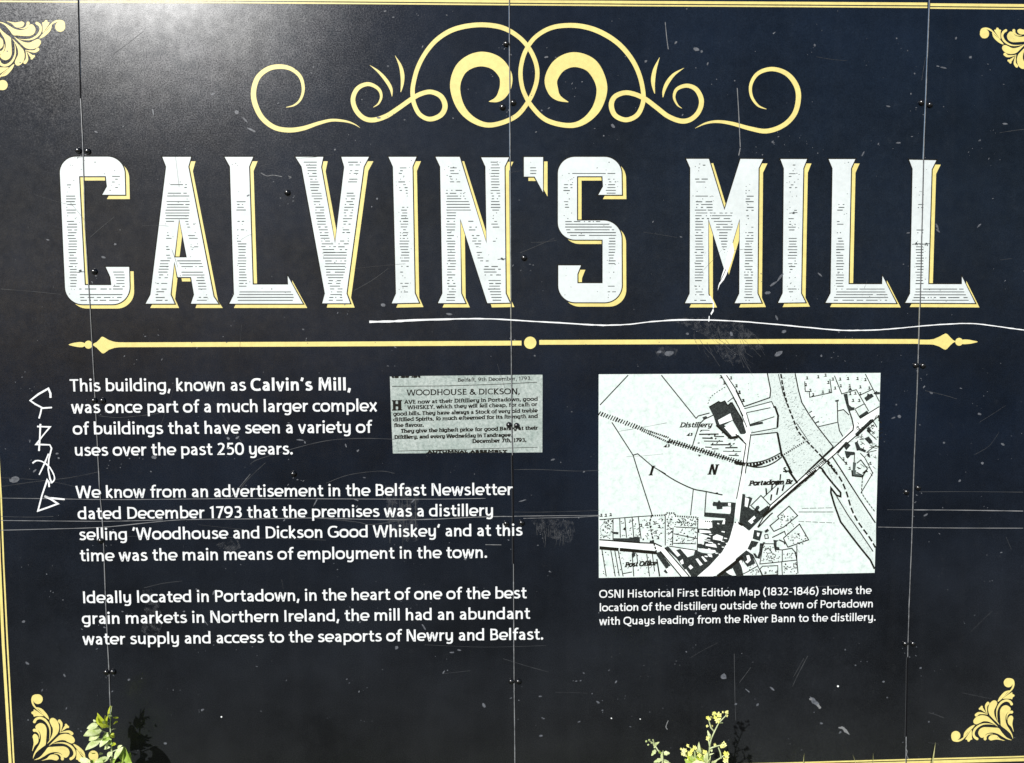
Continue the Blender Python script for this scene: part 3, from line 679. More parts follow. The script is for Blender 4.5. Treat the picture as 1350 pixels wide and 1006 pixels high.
for p in ([(282, 50), (312, 200), (305, 265), (75, 345)], [(530, 50), (560, 200), (590, 310), (660, 425), (730, 525), (870, 705)], [(75, 365), (320, 300), (340, 345), (350, 350), (378, 430), (370, 535), (135, 580)], [(135, 600), (370, 575), (405, 760)], [(95, 400), (310, 355)], [(95, 400), (130, 520)], [(140, 500), (345, 435)]):
    L(QB, p, 7 if p[0][0] in (282, 530, 135) else 5)
L(QB, [(335, 345), (352, 350), (378, 425), (372, 530)], 13); L(QB, [(372, 580), (408, 765), (440, 820), (500, 940)], 14); L(QB, [(780, 800), (620, 945)], 8)
D(QB, [(403, 55), (425, 190), (460, 320), (510, 450), (560, 570), (640, 660), (770, 795), (900, 940)], 11, 40, 14, True); L(QB, [(380, 55), (420, 220), (455, 320)], 4)
L(QB, [(540, 490), (640, 640)], 4)
D(QD, [(870, 0), (930, 70), (985, 190), (1030, 340), (1090, 460), (1200, 610), (1245, 690)], 11, 55, 20, True)
L(QD, [(940, 0), (1100, 250), (1245, 470)], 8); L(QD, [(770, 0), (850, 100), (935, 200), (935, 235), (900, 225), (850, 160), (848, 200), (880, 310), (935, 460), (1010, 560), (1110, 690), (1200, 800), (1238, 880)], 12)
L(QD, [(900, 235), (1000, 400), (1120, 570), (1225, 725)], 6)
for a, b in (((655, 400), (680, 385)), ((680, 450), (705, 432)), ((710, 492), (740, 475))): L(QB, [a, b], 6)
rd = Flat()
for j, p in enumerate(([(1275, 350), (1050, 500), (790, 840), (640, 945), (690, 945), (860, 790), (1270, 425)],)): rd.poly([q[:2] for q in Z(p, *QB)], .352)
rd.poly([q[:2] for q in Z([(70, 600), (50, 940), (85, 940), (135, 585), (95, 400), (40, 260), (-70, 60), (-110, 60), (-40, 200), (60, 400)], *QB)], .354)
rd.poly([q[:2] for q in Z([(720, 0), (250, 410), (200, 510), (130, 700), (-60, 860), (-200, 945), (-410, 945), (-120, 700), (-30, 480), (30, 450), (60, 200), (90, 0), (50, 0), (-10, 400), (110, 540), (195, 510), (310, 310), (660, 0)], *QD)], .356)
rd.poly([q[:2] for q in Z([(70, 622), (560, 652), (650, 690), (870, 945), (800, 945), (610, 722), (560, 715), (70, 675)], *QC)], .358)
rd.build('map_roads', m_mapwhite, mp_, kind='stuff')
# railway and fields in the upper left
comb(QA, (70, 405), (440, 540), 18, 42, 8.5); comb(QA, (440, 540), (680, 620), 15, 16, 8); comb(QA, (450, 560), (690, 665), 15, 14, 8); comb(QA, (690, 650), (1345, 850), 31, 44, 9.5)
L(QA, [(690, 650), (1345, 850)], 6)
L(QA, [(75, 330), (325, 65)], 6); L(QA, [(620, 65), (930, 450), (950, 428), (1050, 402)], 6); L(QA, [(180, 485), (370, 780), (420, 945)], 6); L(QA, [(365, 778), (410, 765), (545, 880), (660, 945)], 6)
L(QA, [(1085, 420), (1000, 460), (960, 500), (920, 620), (895, 705)], 6); Bd(QA, [(985, 440), (1020, 428), (1030, 442), (995, 458)])
D(QA, [(1035, 320), (1070, 250), (1190, 170)], 5, 14, 12, True)
L(QA, [(1150, 65), (1215, 175), (1265, 265), (1320, 370)], 6); L(QA, [(1200, 65), (1290, 200), (1350, 330)], 6); L(QB, [(0, 200), (75, 350)], 6); L(QB, [(0, 290), (100, 530)], 5)
L(QA, [(1210, 305), (1260, 265), (1350, 430)], 5)
Bd(QA, [(1045, 350), (1130, 300), (1150, 310), (1185, 295), (1210, 335), (1235, 305), (1255, 310), (1350, 465), (1350, 575), (1325, 590), (1255, 470), (1180, 510), (1310, 600), (1305, 625), (1270, 625), (1240, 630), (1110, 510), (1085, 430), (1062, 385)])
Wh(QA, [(1125, 465), (1235, 405), (1255, 465), (1140, 505)]); Wh(QA, [(1180, 530), (1250, 490), (1310, 600), (1250, 610)])
L(QA, [(1045, 350), (1130, 300), (1150, 310), (1185, 295), (1210, 335), (1250, 310), (1350, 480)], 7); L(QA, [(1110, 510), (1235, 628), (1300, 620)], 13); Bd(QA, [(1240, 610), (1300, 590), (1315, 615), (1270, 635)])
Bd(QB, [(0, 390), (40, 460), (60, 462), (65, 485), (95, 575), (80, 590), (45, 590), (0, 500)]); L(QA, [(1300, 600), (1350, 650)], 8); L(QB, [(0, 590), (92, 680)], 8)
Bd(QB, [(125, 500), (240, 478), (245, 498), (130, 522)])
for y, x0, x1 in ((555, 970, 1050), (592, 955, 1130), (610, 1090, 1180), (652, 1000, 1170), (685, 1060, 1240), (705, 1010, 1070), (712, 1190, 1300), (742, 1170, 1330), (778, 1220, 1310), (625, 985, 1080), (722, 1070, 1130)): L(QA, [(x0, y), (x1, y + random.uniform(-3, 4))], random.choice([4, 6, 8]))
for _ in range(30): x, y = random.uniform(940, 1300), random.uniform(560, 790); L(QA, [(x, y), (x + random.uniform(8, 22), y + random.uniform(-12, 2))], 6)
# road north from the town, tow bridge
L(QB, [(92, 680), (50, 940)], 6); L(QB, [(135, 590), (85, 940)], 6); L(QA, [(1345, 870), (1335, 945)], 5)
comb(QB, (0, 845), (80, 860), 8, 34, 8); D(QB, [(95, 865), (230, 850), (320, 820), (415, 775)], 16, 20, 9, True); L(QB, [(95, 850), (220, 835), (320, 800), (405, 755)], 7, True); L(QB, [(105, 870), (180, 885), (260, 878), (340, 845), (410, 795)], 8, True); L(QB, [(150, 880), (240, 855)], 14)
D(QB, [(430, 772), (620, 655)], 12, 11, 9)
L(QB, [(735, 525), (905, 485)], 5); L(QB, [(905, 300), (910, 480), (925, 560), (955, 612)], 6); L(QB, [(905, 385), (960, 372), (1010, 420)], 6); L(QB, [(1010, 380), (1035, 450), (1050, 520), (1045, 555), (620, 945)], 8)
L(QB, [(1110, 450), (1280, 345)], 6); L(QB, [(1280, 425), (860, 790), (790, 850)], 7); Bd(QB, [(885, 290), (918, 282), (920, 298), (890, 305)])
L(QB, [(615, 120), (620, 210), (655, 210), (660, 262), (855, 220), (840, 100)], 5); L(QB, [(880, 70), (945, 232), (1075, 195), (1185, 385)], 5); L(QB, [(1155, 55), (1280, 300)], 5); L(QB, [(1105, 245), (1220, 190)], 5); L(QB, [(1065, 365), (1150, 318)], 5)
Bd(QB, [(960, 235), (995, 228), (1010, 330), (1035, 350), (1060, 352), (1060, 375), (1005, 388), (985, 330)]); Bd(QB, [(1000, 205), (1020, 170), (1040, 200)]); Bd(QB, [(1095, 430), (1170, 380), (1185, 400), (1110, 448)])
Bd(QB, [(1145, 268), (1170, 250), (1175, 225), (1190, 235), (1215, 230), (1232, 255), (1210, 270), (1165, 300)])
Bd(QB, [(1225, 230), (1255, 205), (1265, 215), (1285, 215), (1285, 235), (1250, 240)]); L(QB, [(1065, 370), (1110, 450)], 5)
Bd(QB, [(1062, 590), (1200, 460), (1225, 455), (1232, 475), (1085, 612)]); Bd(QB, [(1165, 540), (1185, 525), (1210, 565), (1195, 580)]); Bd(QB, [(1145, 630), (1185, 610), (1222, 655), (1195, 682)])
Bd(QB, [(1060, 665), (1085, 655), (1110, 710), (1165, 735), (1155, 755), (1100, 735), (1080, 740)]); Bd(QB, [(1165, 770), (1190, 755), (1200, 790), (1180, 795)]); L(QB, [(1225, 475), (1260, 530)], 5); L(QB, [(1165, 755), (1255, 685)], 5); L(QB, [(1170, 560), (1255, 640)], 5); L(QB, [(1170, 755), (1255, 735)], 4)
L(QB, [(1270, 420), (1280, 470)], 7); L(QB, [(1060, 755), (1055, 850)], 5); L(QB, [(1110, 760), (1150, 800), (1220, 935)], 5); L(QB, [(1080, 850), (1115, 820), (1175, 900), (1130, 940)], 6)
Bd(QB, [(895, 750), (985, 655), (1025, 690), (985, 735), (965, 705), (915, 765)]); Bd(QB, [(970, 740), (1060, 750), (1060, 775), (1025, 780), (1000, 810), (985, 800)])
L(QB, [(860, 790), (960, 940)], 8); L(QB, [(905, 765), (990, 860)], 5); Bd(QB, [(1045, 840), (1075, 845), (1060, 945), (1040, 945)], 1)
L(QB, [(740, 880), (770, 900), (800, 945)], 12); D(QB, [(820, 830), (900, 940)], 15, 30, 10)
# trees as little hooks
def hook(T, x, y): L(T, [(x-8, y-8), (x+4, y-10), (x+4, y+4), (x-6, y+10), (x+12, y+10)], 4.5)
for x, y in ((635, 90), (735, 80), (800, 65), (825, 130), (865, 100), (885, 180), (625, 150), (665, 200), (690, 240), (775, 215), (835, 205), (930, 100), (1000, 95), (1085, 95), (1155, 105), (935, 160), (1015, 160), (1110, 170), (1190, 180), (1020, 230), (1065, 225), (1110, 230), (1045, 290), (1100, 290), (5, 160), (35, 220), (70, 290), (960, 810), (985, 850), (1015, 895), (1200, 850)): hook(QB, x, y)
for x, y in ((1150, 80), (1180, 135), (1240, 90), (1290, 160), (1315, 215), (1345, 290)): hook(QA, x, y)
# bridge and high street going down to the left
L(QB, [(790, 850), (690, 945)], 6); L(QB, [(870, 705), (640, 925)], 10); comb(QB, (800, 815), (640, 950), 14, 18, 7)
L(QD, [(660, 0), (540, 110), (310, 310), (195, 510)], 7); L(QD, [(720, 0), (560, 130), (245, 415)], 16); comb(QD, (690, 30), (250, 400), 42, 20, 8); L(QD, [(550, 115), (470, 0)], 14); Bd(QD, [(425, 10), (450, 0), (480, 5), (450, 25)])
L(QD, [(200, 510), (310, 395), (330, 380)], 8); L(QD, [(400, 35), (395, 90)], 8)
for a, b in (((270, 160), (275, 215)), ((320, 215), (312, 270)), ((378, 155), (365, 220)), ((430, 130), (415, 185)), ((325, 130), (320, 180))): L(QD, [a, b], 10)
L(QD, [(140, 310), (225, 225), (310, 315)], 6); L(QD, [(245, 245), (400, 100)], 5); L(QD, [(130, 310), (220, 395)], 6)
Bd(QD, [(60, 210), (85, 215), (85, 235), (110, 240), (120, 235), (150, 250), (120, 330), (145, 350), (165, 355), (185, 320), (205, 315), (215, 335), (200, 355), (215, 365), (285, 315), (310, 335), (245, 415), (120, 540), (30, 470)]); Wh(QD, [(85, 240), (120, 255), (105, 330), (80, 320)]); Wh(QD, [(110, 455), (165, 405), (180, 425), (150, 450), (160, 460), (140, 480)])
Bd(QD, [(165, 530), (240, 545), (215, 630), (150, 610)], 0); Wh(QD, [(190, 555), (215, 560), (205, 590), (190, 585)]); Bd(QD, [(255, 540), (285, 520), (298, 540), (268, 560)]); L(QD, [(258, 575), (285, 572), (292, 605), (262, 610), (258, 575)], 5)
Bd(QD, [(140, 625), (205, 640), (180, 680), (150, 690), (135, 715), (105, 700)]); Bd(QD, [(215, 650), (245, 650), (240, 640), (265, 640), (255, 655), (240, 700), (215, 790), (175, 780), (155, 740), (175, 740), (195, 770), (210, 720)])
Bd(QD, [(95, 712), (150, 750), (175, 830), (105, 862), (60, 800), (40, 800), (70, 940), (20, 940), (0, 880), (0, 790)]); Wh(QD, [(95, 760), (120, 755), (135, 800), (105, 830), (85, 815), (105, 800)]); Wh(QD, [(30, 810), (50, 800), (105, 930), (75, 910)])
Bd(QD, [(335, 620), (385, 625), (365, 640), (365, 680), (390, 690), (390, 715), (350, 710)]); L(QD, [(385, 620), (430, 640), (440, 660)], 8)
def box(T, pts, w_=6): L(T, pts + [pts[0]], w_)
box(QD, [(372, 412), (475, 320), (552, 405), (430, 505), (340, 545), (305, 495), (385, 430)]); box(QD, [(425, 605), (568, 480), (650, 620), (465, 685)]); L(QD, [(325, 600), (435, 545), (445, 575)], 6)
box(QD, [(245, 655), (340, 655), (350, 705), (415, 710), (415, 815), (215, 835)], 5); L(QD, [(415, 710), (500, 695), (530, 730), (545, 800), (555, 920)], 6); L(QD, [(545, 665), (545, 800), (410, 815), (415, 930)], 5); box(QD, [(215, 880), (240, 855), (375, 850), (375, 930), (240, 935)], 5)
L(QD, [(150, 750), (235, 935)], 5); L(QD, [(40, 935), (105, 905), (200, 850)], 5)
for (x0, y0, x1, y1, n) in ((390, 390, 520, 500, 30), (450, 560, 620, 660, 34), (230, 670, 400, 820, 46), (425, 715, 535, 800, 18), (425, 825, 545, 925, 34), (250, 865, 365, 925, 16), (120, 840, 220, 930, 18)):
    for _ in range(n): x, y = random.uniform(x0, x1), random.uniform(y0, y1); L(QD, [(x, y), (x + random.uniform(5, 12), y + random.uniform(-8, 8))], 5)
L(QD, [(1035, 0), (1040, 50), (1130, 60), (1145, 30), (1170, 0)], 8); L(QD, [(1075, 20), (1130, 45)], 5); L(QD, [(1225, 20), (1115, 205)], 5); D(QD, [(1130, 60), (1120, 200), (1165, 270), (1240, 370)], 6, 24, 8)
D(QD, [(560, 372), (870, 372)], 4, 120, 4); D(QD, [(590, 340), (860, 335)], 3, 60, 10); D(QD, [(560, 455), (880, 470)], 3, 50, 12)
Bd(QD, [(1035, 0), (1075, 0), (1070, 30), (1140, 45), (1130, 65), (1035, 50)], 1)
# lower left quarter: gardens and the high street frontage
L(QC, [(410, 0), (540, 405)], 6); L(QC, [(600, 0), (740, 90), (900, 165), (1020, 190), (1165, 220)], 7, True); L(QC, [(905, 170), (880, 400)], 5); L(QC, [(1020, 195), (1005, 410)], 6); L(QC, [(1340, 0), (1290, 255)], 5)
Bd(QC, [(1105, 200), (1120, 195), (1138, 218), (1115, 212)])
L(QC, [(70, 440), (190, 430), (420, 412), (540, 405)], 5); D(QC, [(540, 405), (660, 398), (665, 380), (740, 382), (742, 408), (945, 420), (945, 460)], 11, 11, 9)
for x0, y0, x1, y1 in ((190, 430, 190, 620), (250, 430, 255, 600), (295, 425, 310, 600), (360, 420, 375, 605), (415, 415, 440, 610), (655, 400, 655, 670), (725, 510, 718, 670), (945, 460, 940, 720), (730, 565, 945, 610), (725, 650, 930, 655), (750, 505, 945, 515), (690, 675, 940, 715)): L(QC, [(x0, y0), (x1, y1)], 5)
D(QC, [(740, 505), (750, 462), (945, 480)], 8, 8, 10); D(QC, [(535, 400), (515, 465), (550, 640), (575, 720)], 9, 24, 8)
L(QC, [(70, 618), (430, 645), (560, 650), (625, 680)], 8); L(QC, [(70, 690), (240, 705)], 22); L(QC, [(250, 705), (580, 735)], 22); Bd(QC, [(360, 730), (395, 735), (378, 775), (362, 770)])
Bd(QC, [(195, 605), (330, 605), (340, 595), (375, 600), (385, 590), (430, 595), (430, 640), (195, 622)]); Bd(QC, [(195, 548), (240, 550), (238, 572), (195, 568)]); Bd(QC, [(520, 625), (555, 625), (555, 648), (515, 645)])
Bd(QC, [(575, 735), (610, 725), (705, 850), (680, 860), (700, 900), (665, 920), (640, 900), (660, 875), (580, 760)]); Wh(QC, [(655, 880), (705, 860), (735, 905), (700, 940)])
L(QC, [(610, 720), (800, 950)], 7); L(QC, [(650, 690), (870, 945)], 7)
Bd(QC, [(650, 690), (680, 675), (720, 720), (790, 700), (855, 775), (910, 755), (920, 710), (985, 735), (1060, 745), (1110, 730), (1100, 712), (960, 695), (945, 690), (945, 655), (1000, 655), (1010, 600), (1060, 590), (945, 555), (945, 520), (1050, 520), (1075, 445), (1180, 445), (1190, 430), (1005, 415), (1010, 375), (1230, 390), (1240, 355), (1240, 285), (1285, 290), (1265, 480), (1225, 620), (1160, 730), (1050, 850), (940, 945), (870, 945), (760, 790)])
for p in ([(720, 720), (745, 705), (790, 755), (765, 770)], [(790, 700), (925, 712), (900, 745), (855, 770)], [(925, 790), (945, 785), (990, 840), (965, 850)], [(975, 770), (990, 765), (1030, 810), (1010, 815)], [(960, 530), (1055, 540), (1065, 560), (960, 558)], [(1015, 655), (1105, 660), (1115, 690), (1015, 672)], [(1080, 590), (1115, 570), (1170, 590), (1160, 630), (1080, 615)], [(1000, 445), (1070, 440), (1075, 510), (1040, 520), (960, 515), (950, 435)], [(785, 810), (810, 790), (820, 830), (800, 840)], [(860, 860), (880, 840), (905, 865), (880, 885)], [(820, 890), (840, 880), (885, 945), (865, 945)], [(1030, 745), (1070, 750), (1075, 775), (1045, 770)], [(950, 590), (1000, 580), (985, 645), (950, 640)], [(1175, 440), (1190, 440), (1185, 480), (1160, 480)], [(1170, 330), (1240, 345), (1235, 385), (1165, 370)], [(1000, 700), (1100, 712), (1100, 735), (1050, 720)]): Wh(QC, p)
Bd(QC, [(1075, 300), (1085, 280), (1120, 285), (1135, 265), (1150, 285), (1245, 285), (1245, 322), (1165, 325), (1165, 345), (1115, 350), (1110, 320), (1080, 320)]); Wh(QC, [(1215, 290), (1240, 292), (1238, 318), (1215, 316)])
Bd(QC, [(965, 455), (985, 440), (1010, 460), (1000, 480), (975, 478)]); Bd(QC, [(1075, 445), (1165, 448), (1160, 500), (1070, 492)]); D(QC, [(1010, 455), (1075, 458)], 9, 9, 8)
L(QC, [(1120, 945), (1345, 770)], 20); Bd(QC, [(1150, 905), (1345, 765), (1345, 830), (1300, 830), (1325, 945), (1290, 945), (1255, 870), (1225, 900), (1250, 940), (1140, 940)], 0); Wh(QC, [(1195, 905), (1240, 880), (1275, 935), (1230, 930)])
D(QC, [(1190, 465), (1310, 465)], 10, 10, 18); L(QC, [(1310, 470), (1345, 490)], 16)
for x0, y0, x1, y1 in ((90, 700, 130, 945), (170, 710, 210, 945), (205, 710, 245, 940), (235, 710, 280, 945), (360, 740, 375, 945), (400, 740, 410, 830), (490, 745, 515, 945), (540, 745, 560, 900), (580, 790, 605, 945), (280, 920, 360, 905)): L(QC, [(x0, y0), (x1, y1)], 5 if x0 < 560 else 8)
for _ in range(330):
    z = random.choice([(75, 440, 185, 610), (255, 440, 430, 590), (440, 430, 650, 630), (665, 400, 720, 660), (750, 430, 940, 500), (750, 520, 930, 650), (90, 720, 560, 930)])
    x, y = random.uniform(z[0], z[2]), random.uniform(z[1], z[3]); L(QC, [(x, y), (x + random.uniform(4, 14), y + random.uniform(-12, 8))], random.choice([3, 4, 6]))
for _ in range(36):                     # slivers of yard between the frontages
    x, y = random.uniform(960, 1200), random.uniform(430, 760)
    if x + y*.32 < 1420: Wh(QC, [(x, y), (x + random.uniform(14, 34), y + 4), (x + random.uniform(14, 34), y + random.uniform(9, 15)), (x, y + 9)])
for _ in range(90):
    x, y = random.uniform(0, 1290), random.uniform(60, 940); L(QB, [(x, y), (x + random.uniform(3, 8), y + random.uniform(-3, 3))], 1.5)
for _ in range(60):
    x, y = random.uniform(1060, 1280), random.uniform(450, 940); L(QB, [(x, y), (x + random.uniform(8, 40), y + random.uniform(-30, 30))], random.choice([2, 3, 5]))
for x, y in ((85, 400), (125, 400), (168, 395), (440, 490), (490, 480), (560, 470), (600, 500), (590, 600), (570, 550)): hook(QC, x, y)
for k in range(26): a = k*2*math.pi/26; L(QC, [(125 + 45*math.cos(a), 530 + 55*math.sin(a)), (125 + 52*math.cos(a), 530 + 62*math.sin(a))], 3)
L(QD, [(275, 770), (285, 740), (320, 735), (355, 755), (350, 775), (320, 790), (305, 760)], 3); L(QD, [(260, 715), (290, 690), (305, 715)], 3)
wa.build('map_water', [m_wash, m_bldg], mp_); bl.build('map_buildings', m_bld, mp_, kind='stuff'); bg_.build('map_large_building', m_bldg, mp_, kind='stuff'); wh.build('map_yards', m_mapwhite, mp_, kind='stuff')
ln.build('map_linework', m_ink, mp_, kind='stuff')
f = Flat()
def ml(t, T, a, b, cap, wt, sl): 
    (x0, y0), (x1, y1) = [p[:2] for p in Z([a, b], *T)]; letter(f, t, (x0, y0), (x1, y1), cap/6.75, wt*1.3, .62, None, True, sl)
ml('Distillery', QA, (785, 530), (1065, 528), 44, 17, .28); ml('Portadown Br', QD, (120, 137), (500, 122), 44, 24, .28); ml('Post Office', QC, (298, 862), (570, 846), 44, 24, .28)
ml('43', QA, (850, 607), (893, 604), 24, 24, .2); ml('43', QA, (645, 708), (690, 705), 24, 24, .2); ml('S', QB, (420, 925), (470, 925), 40, 26, .2)
letter(f, 'I', (856.5, 626.6), (868, 626.2), 12.5, 26, .62, None, True, .3); letter(f, 'N', (934, 625.6), (947, 625.1), 13, 24, .62, None, True, .28)
f.build('map_lettering', m_ink, mp_, kind='stuff')

# ------------------------------------------------------------------ scratches and marker
f = Flat()
s = smooth([(487, 424.3, 3.3), (520, 423.6, 3.4), (546, 422.2, 3.0), (600, 420.6, 2.4), (640, 420.3, 2.2), (675, 421.8, 2.0), (700, 423.5, 1.9), (745, 426, 1.9), (775, 428, 2.2), (800, 428.8, 2.2), (830, 427.5, 1.7), (860, 424, 1.8), (893, 421.9, 2.4), (933, 422, 1.8), (971, 423.4, 1.6), (1015, 427, 1.9), (1060, 431.2, 1.8), (1104, 435.2, 2), (1130, 435.6, 1.8), (1160, 434.7, 1.9), (1187, 432.6, 1.7), (1217, 429.6, 1.6), (1254, 427.1, 1.7), (1279, 426.5, 1.7), (1298, 428, 1.8), (1328, 432, 1.7), (1350, 435, 1.6), (1385, 438, 1)], 5)
f.ribbon([(p[0], p[1] + random.uniform(-.12, .12)) for p in s], [p[2]*random.uniform(.6, 1.0) for p in s], 1.0)
f.build('scratch', m_scr, board, label='long wavy white scratch under the title')
f = Flat(); T = (860, 340, 4.5)
for q in ([(400, 0), (420, 60), (475, 0)], ):
    pass
f.poly([p[:2] for p in Z([(478, -90), (486, -40), (470, 20), (440, 100), (425, 130), (400, 160), (388, 195), (392, 165), (405, 130), (415, 95), (430, 50), (440, 0), (455, -50)], *T)], .9)
f.ribbon([(957, 355), (953, 364), (949, 372)], .8, .95, 1)
f.poly([p[:2] for p in Z([(362, 297), (365, 315), (350, 340), (345, 330), (352, 318)], *T)], .9); f.ribbon([p[:2] for p in Z([(338, 345), (335, 378)], *T)], 1.2, .95)
f.ribbon([p[:2] for p in Z([(340, 225), (362, 268), (362, 297)], *T)], 1.6, .95)
f.build('paint_chip', [m_scr, m_ink], board, label='white chip running through the M')
f = Flat(); T = (0, 480, 3.593)
gw = 2.6
for i, pts in enumerate(([(238, 160), (238, 140), (228, 116), (180, 143), (141, 173), (165, 190), (196, 206), (190, 235), (183, 258)], [(198, 209), (245, 206)], [(190, 284), (187, 350), (183, 412)], [(174, 296), (205, 297), (236, 298), (205, 335), (169, 381), (205, 382), (235, 383), (243, 400), (230, 450), (227, 500), (236, 545), (243, 560)],
      [(152, 470), (172, 458), (200, 463), (230, 485), (252, 520), (257, 545), (247, 560), (238, 562)], [(229, 425), (210, 470), (184, 525)], [(232, 583), (230, 560), (222, 550), (198, 620), (178, 696), (225, 680), (273, 662), (240, 640), (209, 626), (250, 636), (306, 641)])):
    sm = smooth([(x, y) for x, y in pts], 3) if i in (3, 4, 5, 0) and False else pts
    z = [p[:2] for p in Z(sm if i not in (4, 5) else smooth(pts, 5), *T)]
    f.ribbon(z, [gw*random.uniform(.72, 1.08)*(.8 if i in (3, 4, 5) else 1) for _ in z], .8 + .03*i)
f.build('graffiti_tag', m_scr, board, label='white scrawled tag running down the left edge')
f = Flat()
def fs(pts, w_, mi=0): f.ribbon([p for p in smooth([(x, y) for x, y in pts], 6)], [w_*random.uniform(.5, 1.15) for _ in range(6*(len(pts)-1)+1)], .7 + random.uniform(0, .06), mi)
fs([(0, 657), (60, 657.6), (160, 658.6), (300, 657.3), (400, 657.5), (560, 658), (640, 657)], .75)
fs([(0, 686.6), (70, 687), (136, 687.2), (180, 686.4), (215, 685.2)], .9); fs([(0, 681.5), (40, 682), (70, 681)], .6, 1)
fs([(0, 699.5), (60, 697.8), (136, 695), (200, 688.5), (245, 685), (330, 684), (400, 683), (430, 683), (490, 684.8), (560, 684.8), (620, 682), (660, 680.8), (676, 681)], 1.0)
fs([(390, 681), (430, 684), (470, 688), (490, 691.5), (530, 686), (570, 683.5)], .8, 1); fs([(678, 680.5), (720, 680), (790, 679.4)], .9); fs([(690, 683.4), (730, 682.5), (762, 681.8), (792, 680)], .7)
fs([(678, 675), (720, 675), (790, 673)], .5, 1); fs([(678, 619), (712, 619), (760, 621), (790, 620)], .6, 1)
fs([(1158, 695), (1190, 695.6), (1260, 696.4), (1350, 696.8)], .8); fs([(1170, 672.2), (1203, 672.3)], .8, 1); fs([(1204, 672.4), (1260, 672.8), (1350, 674.2)], 1.2); fs([(1212, 648.6), (1270, 648.4), (1350, 649.2)], .6, 1)
fs([(140, 706.5), (330, 709), (430, 712)], .4, 1); fs([(0, 642), (40, 636), (90, 630), (130, 622)], .5, 1); fs([(0, 630), (60, 634), (110, 644)], .4, 1); fs([(640, 718), (661, 718.3)], .9)
fs([(130, 548), (155, 550.5), (185, 548), (210, 545)], .6, 1); fs([(330, 612), (345, 604), (420, 583), (470, 578), (520, 579)], .8, 1); fs([(430, 637), (460, 626), (500, 621), (520, 624)], .6, 1); fs([(310, 656), (325, 634), (350, 610)], .6, 1)
fs([(305, 655), (311, 648), (330, 625)], .5); fs([(119, 313), (134, 300), (151, 286)], .7, 1); fs([(467, 383), (490, 370), (512, 354)], .6, 1); fs([(0, 381), (40, 384), (80, 388)], .6, 1)
fs([(972, 116), (974, 150), (976, 194)], 1.1); fs([(877, 29), (879, 50), (881, 65)], .9); fs([(974, 205), (976, 195)], 1.3)
fs([(968, 862), (969, 920), (970, 950)], .7, 1); fs([(1065, 865), (1052, 890), (1045, 905)], .7, 1); fs([(1060, 868), (1046, 893)], .5, 1); fs([(990, 880), (975, 900)], .7, 1); fs([(880, 962), (878, 958), (881, 950)], 1.1, 0)
fs([(1225, 940), (1235, 943), (1245, 947)], .7, 1); fs([(344, 228), (352, 232), (360, 231), (372, 233)], 1.0, 0); fs([(380, 232), (384, 234), (381, 235)], 1.0, 0)
fs([(1285, 600), (1305, 588), (1318, 570)], .4, 1); fs([(1220, 515), (1245, 521), (1262, 526)], .5, 1); fs([(560, 850), (640, 853), (720, 851)], .35, 1); fs([(190, 775), (215, 769), (240, 766)], .5, 1); fs([(585, 888), (620, 884)], .4, 1)
for _ in range(46):
    x, y = random.uniform(10, 1340), random.uniform(30, 980); a = random.choice([random.gauss(0, .12), random.uniform(-1.5, 1.5)]); l_ = random.uniform(12, 70)
    fs([(x, y), (x + l_*.5*math.cos(a), y + l_*.5*math.sin(a) + random.uniform(-1, 1)), (x + l_*math.cos(a), y + l_*math.sin(a))], random.uniform(.25, .5), 1)
# scuffs beside the clipping caption and under the M
for _ in range(34):
    x, y = random.uniform(912, 1000), random.uniform(423, 470); l_ = random.uniform(8, 34); a = random.uniform(.7, 1.5)
    fs([(x, y), (x + l_*.4*math.cos(a), y + l_*.45*math.sin(a)), (x + l_*math.cos(a) + 2, y + l_*math.sin(a))], random.uniform(.2, .5), 1)
for _ in range(22):
    x, y = random.uniform(705, 752), random.uniform(684, 708); fs([(x, y), (x + random.uniform(-1, 2), y + random.uniform(4, 9)), (x + random.uniform(-2, 3), y + random.uniform(10, 16))], random.uniform(.25, .6), 1)
for _ in range(24):
    x, y = random.uniform(512, 548), random.uniform(650, 700); fs([(x, y), (x + .4, y + 12), (x + random.uniform(-1, 1), y + random.uniform(16, 34))], random.uniform(.3, .6), 1)
f.build('fine_scratches', [m_scrf, m_scrff], board, kind='stuff')
f = Flat()                                # dusty rubbed patches
for k, loop in enumerate(([(875, 420), (930, 418), (975, 424), (1000, 445), (1008, 462), (985, 460), (975, 480), (955, 476), (940, 450), (925, 440), (900, 428)], [(862, 460), (880, 456), (894, 460), (890, 472), (868, 472)], [(700, 686), (730, 683), (756, 688), (758, 700), (752, 716), (735, 712), (712, 704)], [(508, 640), (552, 640), (552, 712), (540, 716), (512, 700)],
        [(188, 778), (200, 776), (212, 800), (214, 836), (200, 842), (186, 832), (190, 806)], [(285, 718), (312, 708), (318, 722), (296, 732)])):
    f.poly(loop, .24 + .004*k)
f.build('dust_smear', m_smear, board, kind='stuff')
